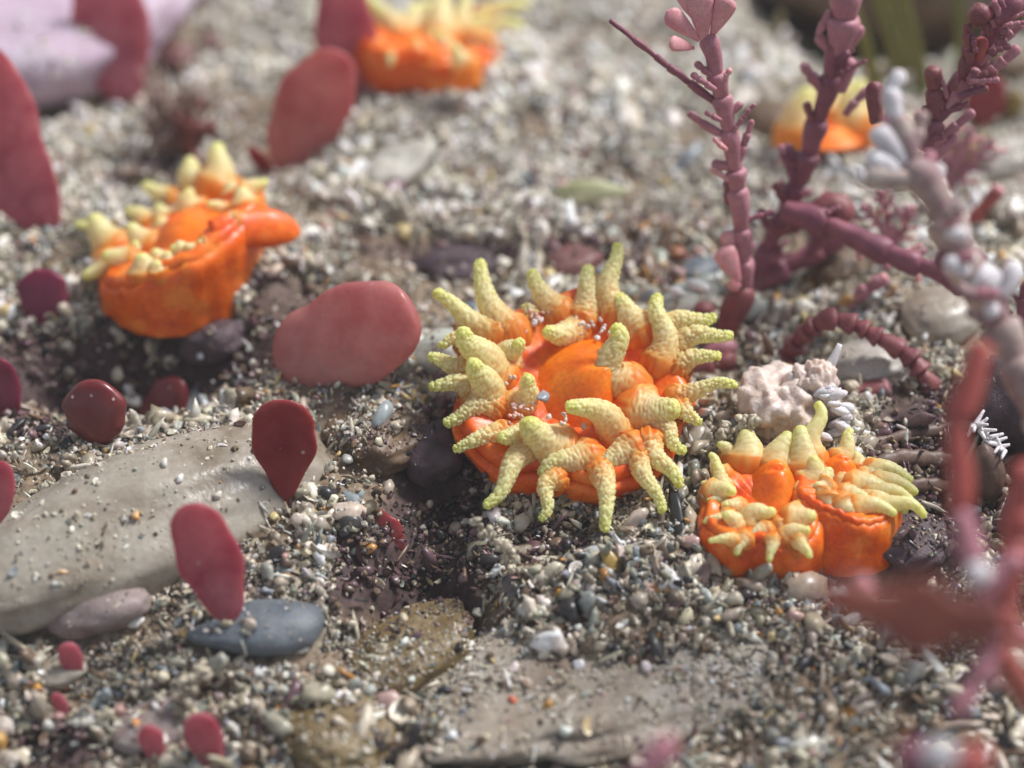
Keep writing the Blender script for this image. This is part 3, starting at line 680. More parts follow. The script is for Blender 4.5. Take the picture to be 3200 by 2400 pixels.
for a, b, wd in (((2200, 130), (2185, -30), 74), ((2185, 125), (2082, 35), 56), ((2170, 150), (2090, 132), 42), ((2225, 110), (2278, -10), 62), ((2200, 90), (2130, -40), 56), ((2215, 60), (2240, -70), 60)):
    leaflet(rA, a, b, wd, M['pinktip'], dt, dt-.6)
for a, b, wd in (((2310, 880), (2255, 770), 66), ((2290, 800), (2268, 720), 44)):
    leaflet(rA, a, b, wd, M['pinktip'], dA-1.6, dA-1.9)
branchlet(rA, (2310, 880), (2280, 905), 20, dA, 1060, M['pinktip'], dd=-.4)
# B: the dark mauve frond
rB, dB = frond('dark mauve jointed seaweed crossing in front of the half closed coral', (2340, 905))
chain('stem', [(2340, 905), (2400, 770), (2455, 655), (2505, 540), (2545, 420), (2585, 290), (2605, 190), (2625, 110)], 33, M['mauve_dark'], rB, 1.9, .95, dB, SL, seed=5)
chain('stem', [(2612, 170), (2635, 80), (2650, -60)], 48, M['mauve'], rB, 1.6, 1.0, dB+SL*u(735, dB), SL, seed=6)
for a, b, r, m_ in (((2568, 285), (2505, 197), 17, 'mauve'), ((2502, 510), (2455, 450), 19, 'mauve_dark'), ((2645, 150), (2692, 78), 22, 'mauve'), ((2625, 290), (2665, 180), 24, 'mauve'),
                    ((2600, 160), (2553, 110), 17, 'mauve'), ((2555, 110), (2598, 30), 13, 'mauve'), ((2450, 640), (2440, 560), 9, 'mauve'), ((2640, 360), (2716, 275), 15, 'mauve'),
                    ((2490, 640), (2480, 730), 22, 'maroon'), ((2420, 740), (2370, 780), 14, 'mauve_dark')):
    branchlet(rB, a, b, r, dB, 905, M[m_])
# C: the low dark branches joining the thick one
rC, dC = frond('dark purple jointed seaweed running right from the pink frond foot', (2350, 895))
chain('stem', [(2350, 895), (2450, 840), (2560, 785), (2640, 735)], 36, M['mauve_dark'], rC, 1.8, .9, dC-.4, -.1, seed=7)
chain('branchlet', [(2450, 655), (2560, 690), (2680, 745), (2800, 805), (2930, 850), (3030, 905)], 40, M['mauve_dark'], rC, 1.9, .8, dC-2.6, .9, seed=8)
chain('branchlet', [(2540, 690), (2600, 640), (2650, 700)], 44, M['maroon'], rC, 1.6, .9, dC-2.8, 0, seed=9)
def anchor(root, pts, d, r, mat, name='stem', seed=0):
    """carries a near frond on, past the frame, down to the seabed where it grows"""
    e = G(*pts[-1]); ds = np.linspace(d, depth(e)+.4, len(pts)); W3 = np.array([P(x, y, q) for (x, y), q in zip(pts, ds)])
    C, L = resample(W3, 60); R = u(r, d)*(1+.10*np.sin(np.arange(60)*1.3)); V, F = tube(C, R, 14); return mesh(name, V, F, mat, True, root)
# D: the thick pale branch, near
rD, dD = frond('thick pale crusted branch with white tips, close at the right edge', (3260, 1330), 60.0)
chain('stem', [(3260, 1330), (3190, 1150), (3110, 990), (3030, 850), (2975, 740), (2925, 620), (2880, 550), (2845, 490)], 60, M['stemstone'], rD, 1.7, .9, dD, -.12, bead=.5, seed=10)
dDt = dD - .12*u(840, dD)
anchor(rD, [(3250, 1310), (3380, 1480), (3560, 1640)], dD, 58, M['stemstone'])
for a, b, r, m_ in (((2850, 500), (2795, 360), 40, 'stemstone'), ((2800, 380), (2775, 270), 34, 'whitetip'), ((2775, 290), (2815, 215), 28, 'whitetip'), ((2840, 480), (2885, 345), 22, 'stemstone'), ((2830, 510), (2730, 400), 40, 'whitetip'),
                    ((2800, 540), (2710, 490), 38, 'whitetip'), ((2900, 590), (2940, 510), 24, 'whitetip'), ((2870, 560), (2910, 470), 22, 'mauve'), ((2780, 400), (2765, 350), 20, 'pinktip'), ((2850, 560), (2690, 540), 44, 'stemstone'),
                    ((3040, 900), (3105, 830), 58, 'whitetip'), ((3130, 930), (3175, 820), 32, 'whitetip'), ((2990, 770), (2920, 840), 36, 'mauve_dark'), ((2700, 540), (2675, 550), 34, 'whitetip')):
    chain('white_tip' if m_ == 'whitetip' else 'branchlet', [a, ((a[0]+b[0])/2+5, (a[1]+b[1])/2), b], r, M[m_], rD, 1.5, .9, dDt if a[1] < 700 else dD-.6, 0, seed=int(a[0]))
# E: the purple fan of branches at top right
rE, dE = frond('purple feathery jointed seaweed leaning to the upper right corner', (2880, 470), 69)
chain('stem', [(2880, 470), (2920, 380), (2990, 280), (3080, 140), (3160, 20), (3200, -60)], 36, M['mauve_dark'], rE, 1.8, .95, dE, -.2, seed=12)
for a, b, r, m_ in (((2920, 370), (2912, 203), 27, 'maroon'), ((3005, 250), (3032, 110), 20, 'maroon'), ((3060, 190), (3072, 115), 20, 'redstem'), ((3110, 70), (3190, -10), 30, 'mauve_dark'), ((2960, 340), (3060, 215), 18, 'mauve'),
                    ((3010, 300), (3185, 145), 17, 'mauve'), ((2910, 460), (3045, 345), 17, 'mauve'), ((2940, 480), (2990, 420), 18, 'mauve'), ((2740, 385), (2735, 255), 30, 'maroon'), ((2890, 520), (2960, 440), 20, 'mauve'),
                    ((3040, 30), (3085, 70), 34, 'maroon'), ((3060, 200), (3200, 70), 14, 'mauve')):
    branchlet(rE, a, b, r, dE, 470, M[m_])
# small side joints along the fronds
for ro_, d_, by, pts, mm, n_ in ((rA, dA, 1060, [(2325, 850), (2300, 620), (2262, 330), (2225, 160)], ('mauve', 'pinktip', 'mauve'), 9),
                                 (rB, dB, 905, [(2370, 830), (2455, 655), (2545, 420), (2610, 180)], ('mauve_dark', 'mauve', 'maroon'), 20),
                                 (rC, dC-2.0, 895, [(2470, 665), (2680, 750), (2900, 840)], ('mauve_dark', 'mauve', 'pinktip'), 9),
                                 (rE, dE, 470, [(2890, 450), (2990, 290), (3150, 40)], ('mauve', 'maroon', 'mauve_dark'), 30)):
    P2 = np.array(pts, float)
    for k in range(n_):
        q = rng.uniform(0, len(P2)-1.01); i = int(q); p = P2[i]+(P2[i+1]-P2[i])*(q-i); dv = P2[i+1]-P2[i]; dv = dv/np.linalg.norm(dv)
        sd_ = rng.choice([-1, 1]); sv = np.array([-dv[1], dv[0]])*sd_*rng.uniform(.5, 1) + dv*rng.uniform(.5, 1.1)
        branchlet(ro_, tuple(p+sv*18), tuple(p+sv*rng.uniform(45, 110)), rng.uniform(8, 15), d_, by, M[mm[k % 3]], taper=rng.uniform(.7, 1.1), dd=rng.uniform(-.5, .1), seg=1.3)
for k in range(9):
    q = rng.uniform(0, 1); p = np.array([2870+290*q, 520+640*q]); e = p + np.array([rng.choice([-1, 1])*rng.uniform(45, 85), rng.uniform(-60, 20)])
    branchlet(rD, tuple(p), tuple(e), rng.uniform(16, 28), dD+.3, 1330, M[('whitetip', 'mauve', 'stemstone')[k % 3]], dd=1.0 if False else 0, seg=1.2)
# finer mauve tangle around the thick branch
for lab, base_, stems_, r_, m_, dd_ in (('thin lilac tangle of twigs left of the thick pale branch', (2800, 790), [[(2800, 790), (2750, 700), (2690, 640)], [(2780, 760), (2770, 660), (2745, 590)], [(2790, 770), (2830, 700), (2835, 640)]], 13, 'mauve', -1.5),
                                  ('pale mauve feathery twigs between the thick branch and the olive bladder', (2960, 600), [[(2960, 600), (2985, 500), (3040, 400)], [(2965, 580), (2950, 480), (2975, 380)], [(2970, 590), (3050, 500), (3110, 440)]], 14, 'mauve', -2),
                                  ('dark mauve twigs crowding the right edge below the white tips', (3220, 1120), [[(3220, 1120), (3190, 1000), (3205, 880)], [(3210, 1080), (3140, 1010), (3120, 930)], [(3215, 1100), (3170, 1060), (3110, 1050)]], 17, 'mauve_dark', -3),
                                  ('purple twigs above the brown stone behind the dark branch', (2520, 800), [[(2520, 800), (2590, 740), (2680, 700)], [(2530, 790), (2560, 720), (2620, 660)]], 14, 'mauve_dark', -2)):
    ro_, d_ = frond(lab, base_)
    for st_ in stems_:
        chain('stem', st_, r_, M[m_], ro_, 1.8, .8, d_+dd_, SL, seed=int(st_[2][0]))
        P2 = np.array(st_, float)
        for k in range(7):
            q = .25+k*.22; i = min(int(q), 1); p = P2[i]+(P2[i+1]-P2[i])*(q-i); dv = P2[i+1]-P2[i]; dv = dv/np.linalg.norm(dv)
            sv = np.array([-dv[1], dv[0]])*(-1)**k*.8 + dv*.7
            branchlet(ro_, tuple(p), tuple(p+sv*rng.uniform(30, 65)), r_*.6, d_, base_[1], M[m_ if k % 3 else 'pinktip'], taper=.8, dd=dd_, seg=1.6)
anchor(rL, [(3150, 1950), (3260, 2060), (3450, 2300), (3600, 2600)], 43.6, 22, M['redstem'], 'stalk')
# single pieces
def single(label, pts, r, mat, d=None, slope=-.2, taper=1.0, seg=1.5, bead=.5, tipmat=None, seed=0, dd=None):
    ro, d0 = frond(label, pts[0], d)
    chain('stem', pts, r, M[mat], ro, seg, taper, d0, slope, seed=seed, bead=bead, dd=dd)
    if tipmat:
        e = np.array(pts[-1], float); pv = np.array(pts[-2], float); dv = (e-pv)/np.linalg.norm(e-pv)
        a = e - dv*r*.7; b = e + dv*r*.5
        de = d0 + slope*u(pts[0][1]-pts[-1][1], d0)
        chain('tip', [tuple(a), tuple((a+b)/2), tuple(b)], r*1.12*taper, M[tipmat], ro, 1.0, 1, de, 0, seed=3)
    return ro
single('beaded maroon seaweed arching behind the small corals', [(2430, 1150), (2480, 1085), (2530, 1030), (2590, 1000), (2650, 1010), (2720, 1040), (2790, 1080), (2850, 1125), (2895, 1190), (2950, 1290), (3000, 1420)], 31, 'maroon', None, -.3, 1, .85, .9, seed=21,
       dd=[0, -.3, -.6, -.9, -1.0, -1.2, -1.4, -1.6, -1.7, -1.4, -.3])
single('short maroon stub with a pink end lying behind the small corals', [(2610, 1236), (2700, 1226), (2775, 1214)], 33, 'maroon', None, .2, 1, 3, .3, 'pinktip', 22)
single('thin red stick with a round pink tip at the right edge', [(2995, 745), (3060, 665), (3122, 590)], 20, 'redstem', None, -.4, 1.1, 3, .3, 'pinktip', 23)
single('small pink jointed piece with a bright tip below the dark branch', [(2630, 985), (2700, 910), (2765, 872)], 21, 'mauve', None, -.4, 1, 1.6, .5, 'pinktip', 24)
single('small dark piece of seaweed touching the thick pale branch from below', [(2740, 850), (2790, 828), (2850, 815)], 20, 'mauve_dark', None, -.4, 1, 1.8, .5, None, 25)
single('short hollow red tube end behind the right tentacles', [(2195, 1000), (2198, 975), (2202, 945)], 34, 'maroon', None, -.6, 1.05, 2, .2, None, 26)
single('stubby maroon pieces lying under the right tentacles', [(2130, 1160), (2200, 1150), (2300, 1120)], 34, 'maroon', None, 0, 1, 1.6, .5, None, 27)
single('pink stub lying beside the pink seaweed foot', [(2210, 1110), (2250, 1090), (2300, 1085)], 30, 'mauve', None, -.2, 1, 1.5, .5, None, 28)
rH = single('blurred red stem close to the viewer at right, turning mauve downward', [(3065, 1070), (3040, 1180), (2990, 1340), (3000, 1480), (3000, 1620)], 46, 'redstem', 52.5, 0, .95, 2.6, .3, None, 30)
chain('branchlet', [(3000, 1600), (3040, 1740), (3090, 1880), (3105, 2000), (3060, 2120), (2975, 2240)], 42, M['mauve'], rH, 1.8, .7, 51.8, 0, seed=31)
chain('white_tip', [(3050, 1760), (3058, 1790), (3066, 1830)], 40, M['whitetip'], rH, 1.2, 1, 51.2, 0, seed=32)
chain('branchlet', [(3075, 1870), (3130, 1780), (3200, 1740)], 30, M['mauve'], rH, 1.6, .9, 51.5, 0, seed=33)
rK = single('blurred mauve stem leaving the right edge beside the red one', [(3120, 2010), (3160, 1800), (3190, 1600), (3210, 1440)], 44, 'redstem', 52, 0, 1, 1.8, .5, None, 34)
anchor(rK, [(3115, 2030), (3230, 2200), (3450, 2420)], 52, 40, M['redstem'])
chain('branchlet', [(3085, 1890), (2960, 1905), (2800, 1900), (2640, 1885), (2615, 1820)], 30, M['redstem'], rH, 1.8, .95, 52, 0, seed=35)
chain('white_tip', [(2618, 1870), (2616, 1845), (2614, 1818)], 36, M['whitetip'], rH, 1.2, 1, 51.8, 0, seed=45)
chain('pink_tip', [(2740, 1900), (2705, 1840), (2680, 1800)], 34, M['pinktip'], rH, 1.2, 1, 51.9, 0, seed=36)
anchor(rH, [(3100, 1960), (3230, 2010), (3420, 2150), (3600, 2350)], 51.8, 38, M['mauve'])
rI = single('blurred dark purple frond with a white tip at the bottom right', [(2840, 2460), (2850, 2390), (2860, 2310)], 52, 'mauve_dark', 48, 0, 1, 1.5, .5, None, 37)
anchor(rI, [(2842, 2450), (2870, 2620), (2950, 2900)], 48, 50, M['mauve_dark'])
chain('white_tip', [(2930, 2400), (2945, 2345), (2960, 2310)], 56, M['whitetip'], rI, 1.4, 1, 47.5, 0, seed=38)
chain('branchlet', [(2980, 2460), (3030, 2390), (3090, 2350)], 54, M['redstem'], rI, 1.5, 1, 47.5, 0, seed=39)
rP = single('blurred pink stub at the bottom edge right of the middle', [(1990, 2440), (2050, 2370), (2105, 2310)], 40, 'mauve', 49, 0, 1, 1.6, .4, None, 40)
anchor(rP, [(1992, 2435), (1960, 2600), (1950, 2850)], 49, 38, M['mauve'])
rT = single('dark red twig at the right edge below the brown pod', [(3130, 1640), (3160, 1580), (3180, 1540)], 24, 'maroon', 58, 0, 1, 1.8, .5, None, 41)
anchor(rT, [(3132, 1630), (3180, 1720), (3320, 1800)], 58, 22, M['maroon'])

# ------------------------------------------------------------------ green grass, leaf, tuft, sponge, pods, strands
for lab, pts in (('leftmost olive grass blade, rising behind the dark mauve frond', [(2745, 330), (2728, 236), (2698, 120), (2660, 20), (2620, -90)]),
                 ('olive grass blade second from left of the blurred tuft', [(2810, 300), (2795, 190), (2770, 84), (2736, -10), (2710, -90)]),
                 ('olive grass blade with a jagged right edge, third from left', [(2890, 300), (2871, 190), (2846, 84), (2818, -10), (2795, -90)]),
                 ('olive grass blade standing apart on the right of the tuft', [(3010, 260), (3003, 127), (2995, 30), (2985, -90)]),
                 ('short olive grass blade far back between two taller ones', [(2850, 240), (2800, 100), (2775, 0), (2760, -80)])):
    b = GS(*pts[0]); ro = None; d = depth(b); W3 = [P(x, y, d-.5*u(pts[0][1]-y, d)) for x, y in pts]
    C, _ = resample(np.array(W3), 40); V, F = tube(C, np.linspace(1, .75, 40)*u(23, d), 12, .3)
    o = mesh('grass_blade', V, F, M['grass'], True, loc=b); tag(o, lab, 'grass blade', 'blurred olive grass at top right')
def lump(name, label, cat, c, rad, mat, seed, sub=4, am=.2, fr=1.4, rot=0, group=None, parent=None, axes=None):
    V, F = ICO[sub]; v = V*(1+am*2*fbm(V*fr, 4, seed))[:, None]*np.asarray(rad)
    A = axes if axes is not None else (RT, np.cross(np.array([0, 0, 1.]), RT), np.array([0, 0, 1.]))
    ca, sa = math.cos(rot), math.sin(rot)
    x = v[:, 0]*ca - v[:, 2]*sa; z = v[:, 0]*sa + v[:, 2]*ca
    W = np.asarray(c) + x[:, None]*A[0] + v[:, 1:2]*A[1] + z[:, None]*A[2]
    o = mesh(name, W, F, mat, True, parent, loc=None if parent is not None else c)
    if parent is None: tag(o, label, cat, group)
    return o
b = GS(1800, 620); blade_l = None
dl = depth(b)
C, _ = resample(np.array([P(1690, 645, dl-.2), P(1760, 610, dl-.7), P(1850, 595, dl-.8), P(1960, 600, dl-.6)]), 30)
V, F = tube(C, u(34, dl)*np.sin(np.linspace(.15, 3.0, 30))**.7, 16, .35)
tag(mesh('green_leaf', V, F, M['lime'], True, loc=b), 'blurred yellow green leaf scrap lying on the sand behind the largest coral', 'leaf')
# olive bladders
for lab, px, py, rx, ry in (('olive brown bladder with a glint behind the thick pale branch', 3010, 485, 42, 66), ('dull olive bladder far right beside the brown stone', 3165, 330, 34, 50)):
    g = GS(px, py+ry*.6); d = depth(g)
    lump('bladder', lab, 'bladder', P(px, py, d-.6), (u(rx, d), u(rx, d), u(ry, d)), M['olive'], 3, 4, .06, rot=-.2)
# filament tuft
g = GS(570, 480); d = depth(g); rt = thing('red_tuft', g, 'fine reddish brown tuft with pale threads behind the left coral', 'seaweed')
for i in range(26):
    px, py = 575+rng.normal(0, 42), 415+rng.normal(0, 46)
    lump('leaflet', None, None, P(px, py, d-.9+rng.normal(0, .4)), np.array([.22, .22, .42])*rng.uniform(.6, 1.3), M['tuft'], i, 2, .3, rot=rng.uniform(-1.5, 1.5), parent=rt)
for i in range(60):
    x0, y0 = 520+rng.normal(0, 40), 470+rng.normal(0, 22)
    if i % 3 == 0: x1, y1 = 640+rng.normal(0, 40), 280+rng.normal(0, 50)
    else: x1, y1 = 475+rng.normal(0, 28), 190+abs(rng.normal(0, 110))
    pts = np.array([P(x0, y0, d-.5), P((x0+x1)/2+rng.normal(0, 22), (y0+y1)/2+rng.normal(0, 22), d-.9+rng.normal(0, .3)), P(x1, y1, d-1.2+rng.normal(0, .4))])
    C, _ = resample(pts, 12); V, F = tube(C, np.linspace(.065, .025, 12), 6); mesh('filament', V, F, M['fil'], True, rt)
# sponge
g = GS(2470, 1390); d = depth(g); sp = thing('sponge', g, 'lumpy pale pinkish sponge with a white spiny side behind the small corals', 'sponge')
lump('body', None, None, P(2440, 1270, d+.3), (u(125, d), 1.2, u(125, d)), M['sponge'], 4, 5, .32, 1.9, parent=sp)
lump('body', None, None, P(2545, 1230, d+.2), (u(70, d), .9, u(105, d)), M['sponge'], 9, 5, .3, 2.0, parent=sp)
for i in range(34):
    a = rng.uniform(0, 1); px, py = 2560+70*math.sin(a*3)+rng.normal(0, 12), 1200+a*190
    lump('spine', None, None, P(px, py, d-.3+rng.normal(0, .3)), np.array([.1, .1, .22])*rng.uniform(.7, 1.6), M['whitetip'], i, 2, .2, rot=rng.uniform(-2.4, -.6), parent=sp)
V, F = tube(resample(np.array([P(2570, 1180, d), P(2600, 1130, d-.2), P(2625, 1075, d-.3)]), 10)[0], np.linspace(.22, .08, 10), 10); mesh('spine', V, F, M['whitetip'], True, sp)
# brown pod and its white fluff
lump('brown_pod', 'dark brown pod hanging between the red stems at right', 'pod', P(3085, 1480, depth(G(3085, 1560))-.7), (.55, .5, 1.05), M['strand'], 6, 4, .08, rot=.25)
dF = depth(G(3085, 1560))-1.0
fl = thing('white_fluff', P(3060, 1350, dF), 'white spiky fluff on top of the dark brown pod', 'bryozoan')
for i in range(26):
    a = rng.uniform(0, 1); p0 = P(3035+a*105, 1320+a*90, dF); dr = nrm(rng.normal(0, 1, 3)+np.array([0, -.4, .7]))*rng.uniform(.25, .6)
    V, F = tube(np.linspace(p0, p0+dr, 5), np.linspace(.09, .04, 5), 7); mesh('spike', V, F, M['whitetip'], True, fl)
# brown strands
for lab, pts, r in (('brown strand running from the sponge towards the red stem', [(2640, 1420), (2800, 1370), (2960, 1340), (3060, 1330)], 20), ('lower brown strand under the yellow tentacle tips', [(2830, 1520), (2920, 1515), (3040, 1540)], 22),
                    ('brown strand slanting through the shade above the small corals', [(2700, 1470), (2820, 1430), (2980, 1440)], 26)):
    g = GS(*pts[0]); d = depth(g)-.8; C, _ = resample(np.array([P(x, y, depth(GS(x, y))-.3) for x, y in pts]), 30)
    V, F = tube(C, u(r, d)*(1+.12*np.sin(np.arange(30)*1.1)), 12, .6); tag(mesh('brown_strand', V, F, M['strand'], True, loc=g), lab, 'seaweed', 'brown strands')

# ------------------------------------------------------------------ fragments that can be told apart
def flake(c, rx, ry, curve, nrmv, rot, seed, th=.06):
    n, k = 5, 20; ph = np.linspace(0, 2*np.pi, k, endpoint=False); rg = np.random.default_rng(seed)
    edge = 1+.16*np.sin(2*ph+rg.uniform(0, 6))+.1*np.sin(3*ph+rg.uniform(0, 6))+.05*np.sin(7*ph)
    nv = nrm(nrmv); a = nrm(np.cross(nv, [.3, .8, .2])); b_ = np.cross(nv, a); ca, sa = math.cos(rot), math.sin(rot); a, b_ = a*ca+b_*sa, b_*ca-a*sa
    V = []
    for sgn in (1, -1):
        for i in range(n):
            q = (i+.01)/(n-1); x = np.cos(ph)*rx*edge*q; y = np.sin(ph)*ry*edge*q
            z = -curve*(x*x+y*y)/max(rx, ry)**2*max(rx, ry) + sgn*th*math.sqrt(max(0, 1-q*q))
            V.append(c + x[:, None]*a + y[:, None]*b_ + z[:, None]*nv)
    V = np.concatenate(V); F = gridfaces(n, k)[::1] + gridfaces(n, k, n*k)
    for j in range(k): F.append(((n-1)*k+j, (n-1)*k+(j+1) % k, (2*n-1)*k+(j+1) % k, (2*n-1)*k+j))
    return V, F
def shard(c, r3, seed, sub=3, rot=None):
    V, F = ICO[sub]; rg = np.random.default_rng(seed); v = V.copy()
    for _ in range(9):                                   # planar facets
        n = nrm(rg.normal(0, 1, 3)); h = rg.uniform(.55, .9); dd = v @ n; v = v - np.clip(dd-h, 0, 9)[:, None]*n
    v = v*(1+.05*fbm(V*3, 2, seed))[:, None]
    q = Vector(rg.normal(0, 1, 3)).to_track_quat('Z', 'Y').to_matrix() if rot is None else rot
    return np.asarray(c) + (v*np.asarray(r3)) @ np.array(q).T, F
FR = [  # kind, label, px, py, size px (half), colour, aspect
    ('shell_fragment', 'long white shell chip lying on the shaded dark red blade', 415, 1255, 34, (.78, .76, .7), 2.0),
    ('shell_fragment', 'smaller white chip just above the long white one', 405, 1222, 20, (.78, .76, .72), 1.4),
    ('sand_grain', 'orange speck on the dark red blade right of the white chips', 510, 1215, 14, (.70, .30, .10), 1.2),
    ('sand_grain', 'white round grain in the deep shade under the left coral', 628, 1115, 18, (.66, .66, .7), 1.3),
    ('shell_fragment', 'white shell chip lying on the mauve stone', 425, 1948, 30, (.76, .74, .70), 1.8),
    ('sand_grain', 'orange grain alone on the tan stone', 425, 1615, 18, (.72, .36, .10), 1.2),
    ('sand_grain', 'white grain on the tan stone above the glinting blade', 682, 1552, 17, (.68, .64, .56), 1.2),
    ('sand_grain', 'white oval grain near the top of the tan stone', 515, 1450, 20, (.66, .63, .57), 1.6),
    ('sand_grain', 'white oval grain on the tan stone, below the topmost one', 562, 1498, 20, (.68, .65, .60), 1.5),
    ('sand_grain', 'dark brown pit grain on the tan stone beside the crimson blade', 735, 1405, 13, (.12, .09, .03), 1.5),
    ('shell_fragment', 'hollow white shell end with a brown inside above the crimson blade', 855, 1195, 46, (.68, .64, .56), 1.2),
    ('shell_fragment', 'white oval chip leaning on the right end of the slate pebble', 938, 2035, 26, (.80, .79, .76), 2.2),
    ('sand_grain', 'white lump right below the slate pebble', 818, 2105, 30, (.74, .72, .70), 1.3),
    ('sand_grain', 'white lump below the middle of the slate pebble', 712, 2112, 26, (.72, .71, .69), 1.2),
    ('sand_grain', 'orange grain on the grey stone by the two smallest red blades', 424, 2262, 16, (.72, .34, .14), 1.1),
    ('sand_grain', 'orange grain at the foot of the tiny red blade', 208, 2150, 15, (.70, .33, .08), 1.2),
    ('shell_fragment', 'cream shell curl at the bottom left corner', 70, 2370, 36, (.70, .62, .48), 1.2),
    ('shell_fragment', 'white curved sliver of shell, like a boat, below the largest coral', 1795, 1802, 42, (.55, .53, .58), 2.6),
    ('sand_grain', 'bright orange angular grain below the boat shaped sliver', 1758, 1860, 28, (.75, .36, .07), 1.4),
    ('sand_grain', 'pale green grain left of the bright orange one', 1612, 1855, 26, (.36, .42, .37), 1.2),
    ('sand_grain', 'green grey grain right of the bright orange one', 1795, 1850, 24, (.33, .39, .35), 1.3),
    ('sand_grain', 'pearl white round grain right under the longest drooping tentacle', 1960, 1708, 24, (.78, .78, .78), 1.2),
    ('sand_grain', 'white grain in the gap between two drooping tentacles', 1950, 1630, 22, (.66, .66, .62), 1.5),
    ('sand_grain', 'pale yellow grain below the longest drooping tentacle', 1872, 1707, 18, (.68, .60, .36), 1.6),
    ('shell_fragment', 'ochre triangular shard on the gravel below the largest coral', 1915, 1775, 46, (.42, .28, .08), 1.5),
    ('shell_fragment', 'pale grey flat flake behind the ochre shard', 1865, 1740, 46, (.50, .51, .50), 1.3),
    ('shell_fragment', 'pale stick-like spicule on the gravel left of the small coral', 2060, 1705, 46, (.55, .56, .55), 3.6),
    ('sand_grain', 'orange brown grain at the left foot of the small coral', 2105, 1698, 24, (.52, .25, .05), 1.6),
    ('sand_grain', 'orange grain at the edge of the low beige stone', 2055, 1850, 20, (.70, .34, .08), 1.3),
    ('shell_fragment', 'white shell splinter at the tan stone edge near the shade', 1665, 1925, 44, (.60, .60, .56), 2.4),
    ('sand_grain', 'orange white grain on the sand above the low beige stone', 1752, 1958, 20, (.72, .40, .18), 1.4),
    ('sand_grain', 'white round grain on the low beige stone', 1808, 2080, 22, (.74, .73, .74), 1.2),
    ('sand_grain', 'pinkish white grain on the low beige stone right of the round one', 2018, 2092, 24, (.66, .58, .58), 1.2),
    ('sand_grain', 'orange brown grain on the low beige stone near the bottom', 1712, 2205, 20, (.50, .24, .04), 1.3),
    ('sand_grain', 'coral red speck on the low beige stone', 1602, 2190, 18, (.68, .16, .08), 1.7),
    ('sand_grain', 'black grain on the upper slope of the low beige stone', 2205, 1960, 20, (.03, .03, .035), 1.8),
    ('sand_grain', 'white grain touching the black one', 2160, 1972, 20, (.64, .62, .64), 1.4),
    ('sand_grain', 'big lilac white grain in the sand at lower right', 2520, 1970, 30, (.66, .64, .70), 1.5),
    ('shell_fragment', 'bright white chip with a pink ring below it at lower right', 2800, 2060, 36, (.76, .74, .80), 1.5),
    ('shell_fragment', 'orange brown flake on the sand at lower right', 2870, 2010, 56, (.40, .22, .08), 2.0),
    ('sand_grain', 'yellow grain in the sand left of the big lilac one', 2412, 1998, 26, (.64, .48, .24), 1.3),
    ('sand_grain', 'shiny black grain in the white heap at the bottom middle', 1432, 2030, 22, (.03, .025, .025), 1.3),
    ('sand_grain', 'black grain under the white heap at the bottom middle', 1388, 2165, 24, (.03, .03, .04), 1.4),
    ('sand_grain', 'pale oval grain on the shaded ochre stone', 1262, 1933, 24, (.55, .47, .32), 1.6),
    ('sand_grain', 'yellow orange grain on brown gravel behind the largest coral', 1995, 728, 26, (.76, .44, .14), 1.4),
    ('sand_grain', 'teal grey oval grain on brown gravel behind the largest coral', 2085, 765, 26, (.24, .30, .27), 1.6),
    ('sand_grain', 'rust coloured cone of gravel behind the tallest tentacle', 2115, 800, 32, (.30, .11, .05), 1.4),
    ('sand_grain', 'small orange sliver on brown gravel near the dark pebble', 2075, 875, 20, (.66, .26, .06), 2.2),
    ('shell_fragment', 'pale round shell piece left of the pink frond', 2195, 770, 36, (.52, .48, .38), 1.3),
    ('shell_fragment', 'bright white chipped shell between the dark pebble and pale green stone', 2180, 900, 36, (.80, .82, .82), 2.0),
    ('shell_fragment', 'thin white flake beside the tallest right tentacle', 2115, 918, 28, (.78, .78, .80), 2.6),
    ('sand_grain', 'orange grain on the sand below the pink stub', 2715, 1310, 30, (.62, .34, .12), 1.7),
    ('shell_fragment', 'pale leaning chip under the smaller joined coral', 2640, 1680, 34, (.46, .40, .34), 2.0),
    ('shell_fragment', 'blurred white shell flake beside the top coral', 1415, 210, 52, (.75, .74, .70), 1.4),
    ('shell_fragment', 'blurred white lump below the white flake by the top coral', 1385, 255, 44, (.74, .73, .70), 1.2),
    ('shell_fragment', 'pale lilac grain far back between coral and pink frond', 1720, 330, 34, (.62, .60, .66), 1.3),
]
for i, (nm, lab, px, py, s_, colr, asp) in enumerate(FR):
    g = GS(px, py); d = depth(g); r = u(s_, d)
    if nm == 'shell_fragment':
        nv = nrm(np.array([0, 0, 1.])*.6 - VIEW*.8 + rng.normal(0, .2, 3))
        V, F = flake(g - VIEW*.12 + np.array([0, 0, .10]), r*1.15, r*1.15/asp, .25, nv, rng.uniform(-.5, .5), i, .05+.06*r)
    else:
        V, F = shard(g + np.array([0, 0, r*.45/asp]), (r, r/asp, r/asp), i)
    o = mesh(nm, V, np.array(F) if nm != 'shell_fragment' else F, M['frag'], True, loc=g, attrs={'col': np.tile(np.array(colr, np.float32), (len(V), 1))})
    tag(o, lab, 'shell' if nm == 'shell_fragment' else 'grain', 'shell chips' if nm == 'shell_fragment' else 'coloured sand grains')
# grey chip and pink grit resting on the main coral
c = MPL(1697, 1240, .25); V, F = shard(c, (.30, .14, .22), 77)
tag(mesh('stone_chip', V, F, M['frag'], True, loc=c, attrs={'col': np.tile([.27, .29, .33], (len(V), 1))}), 'blue grey angular chip lying on the largest coral by its mouth', 'grain')
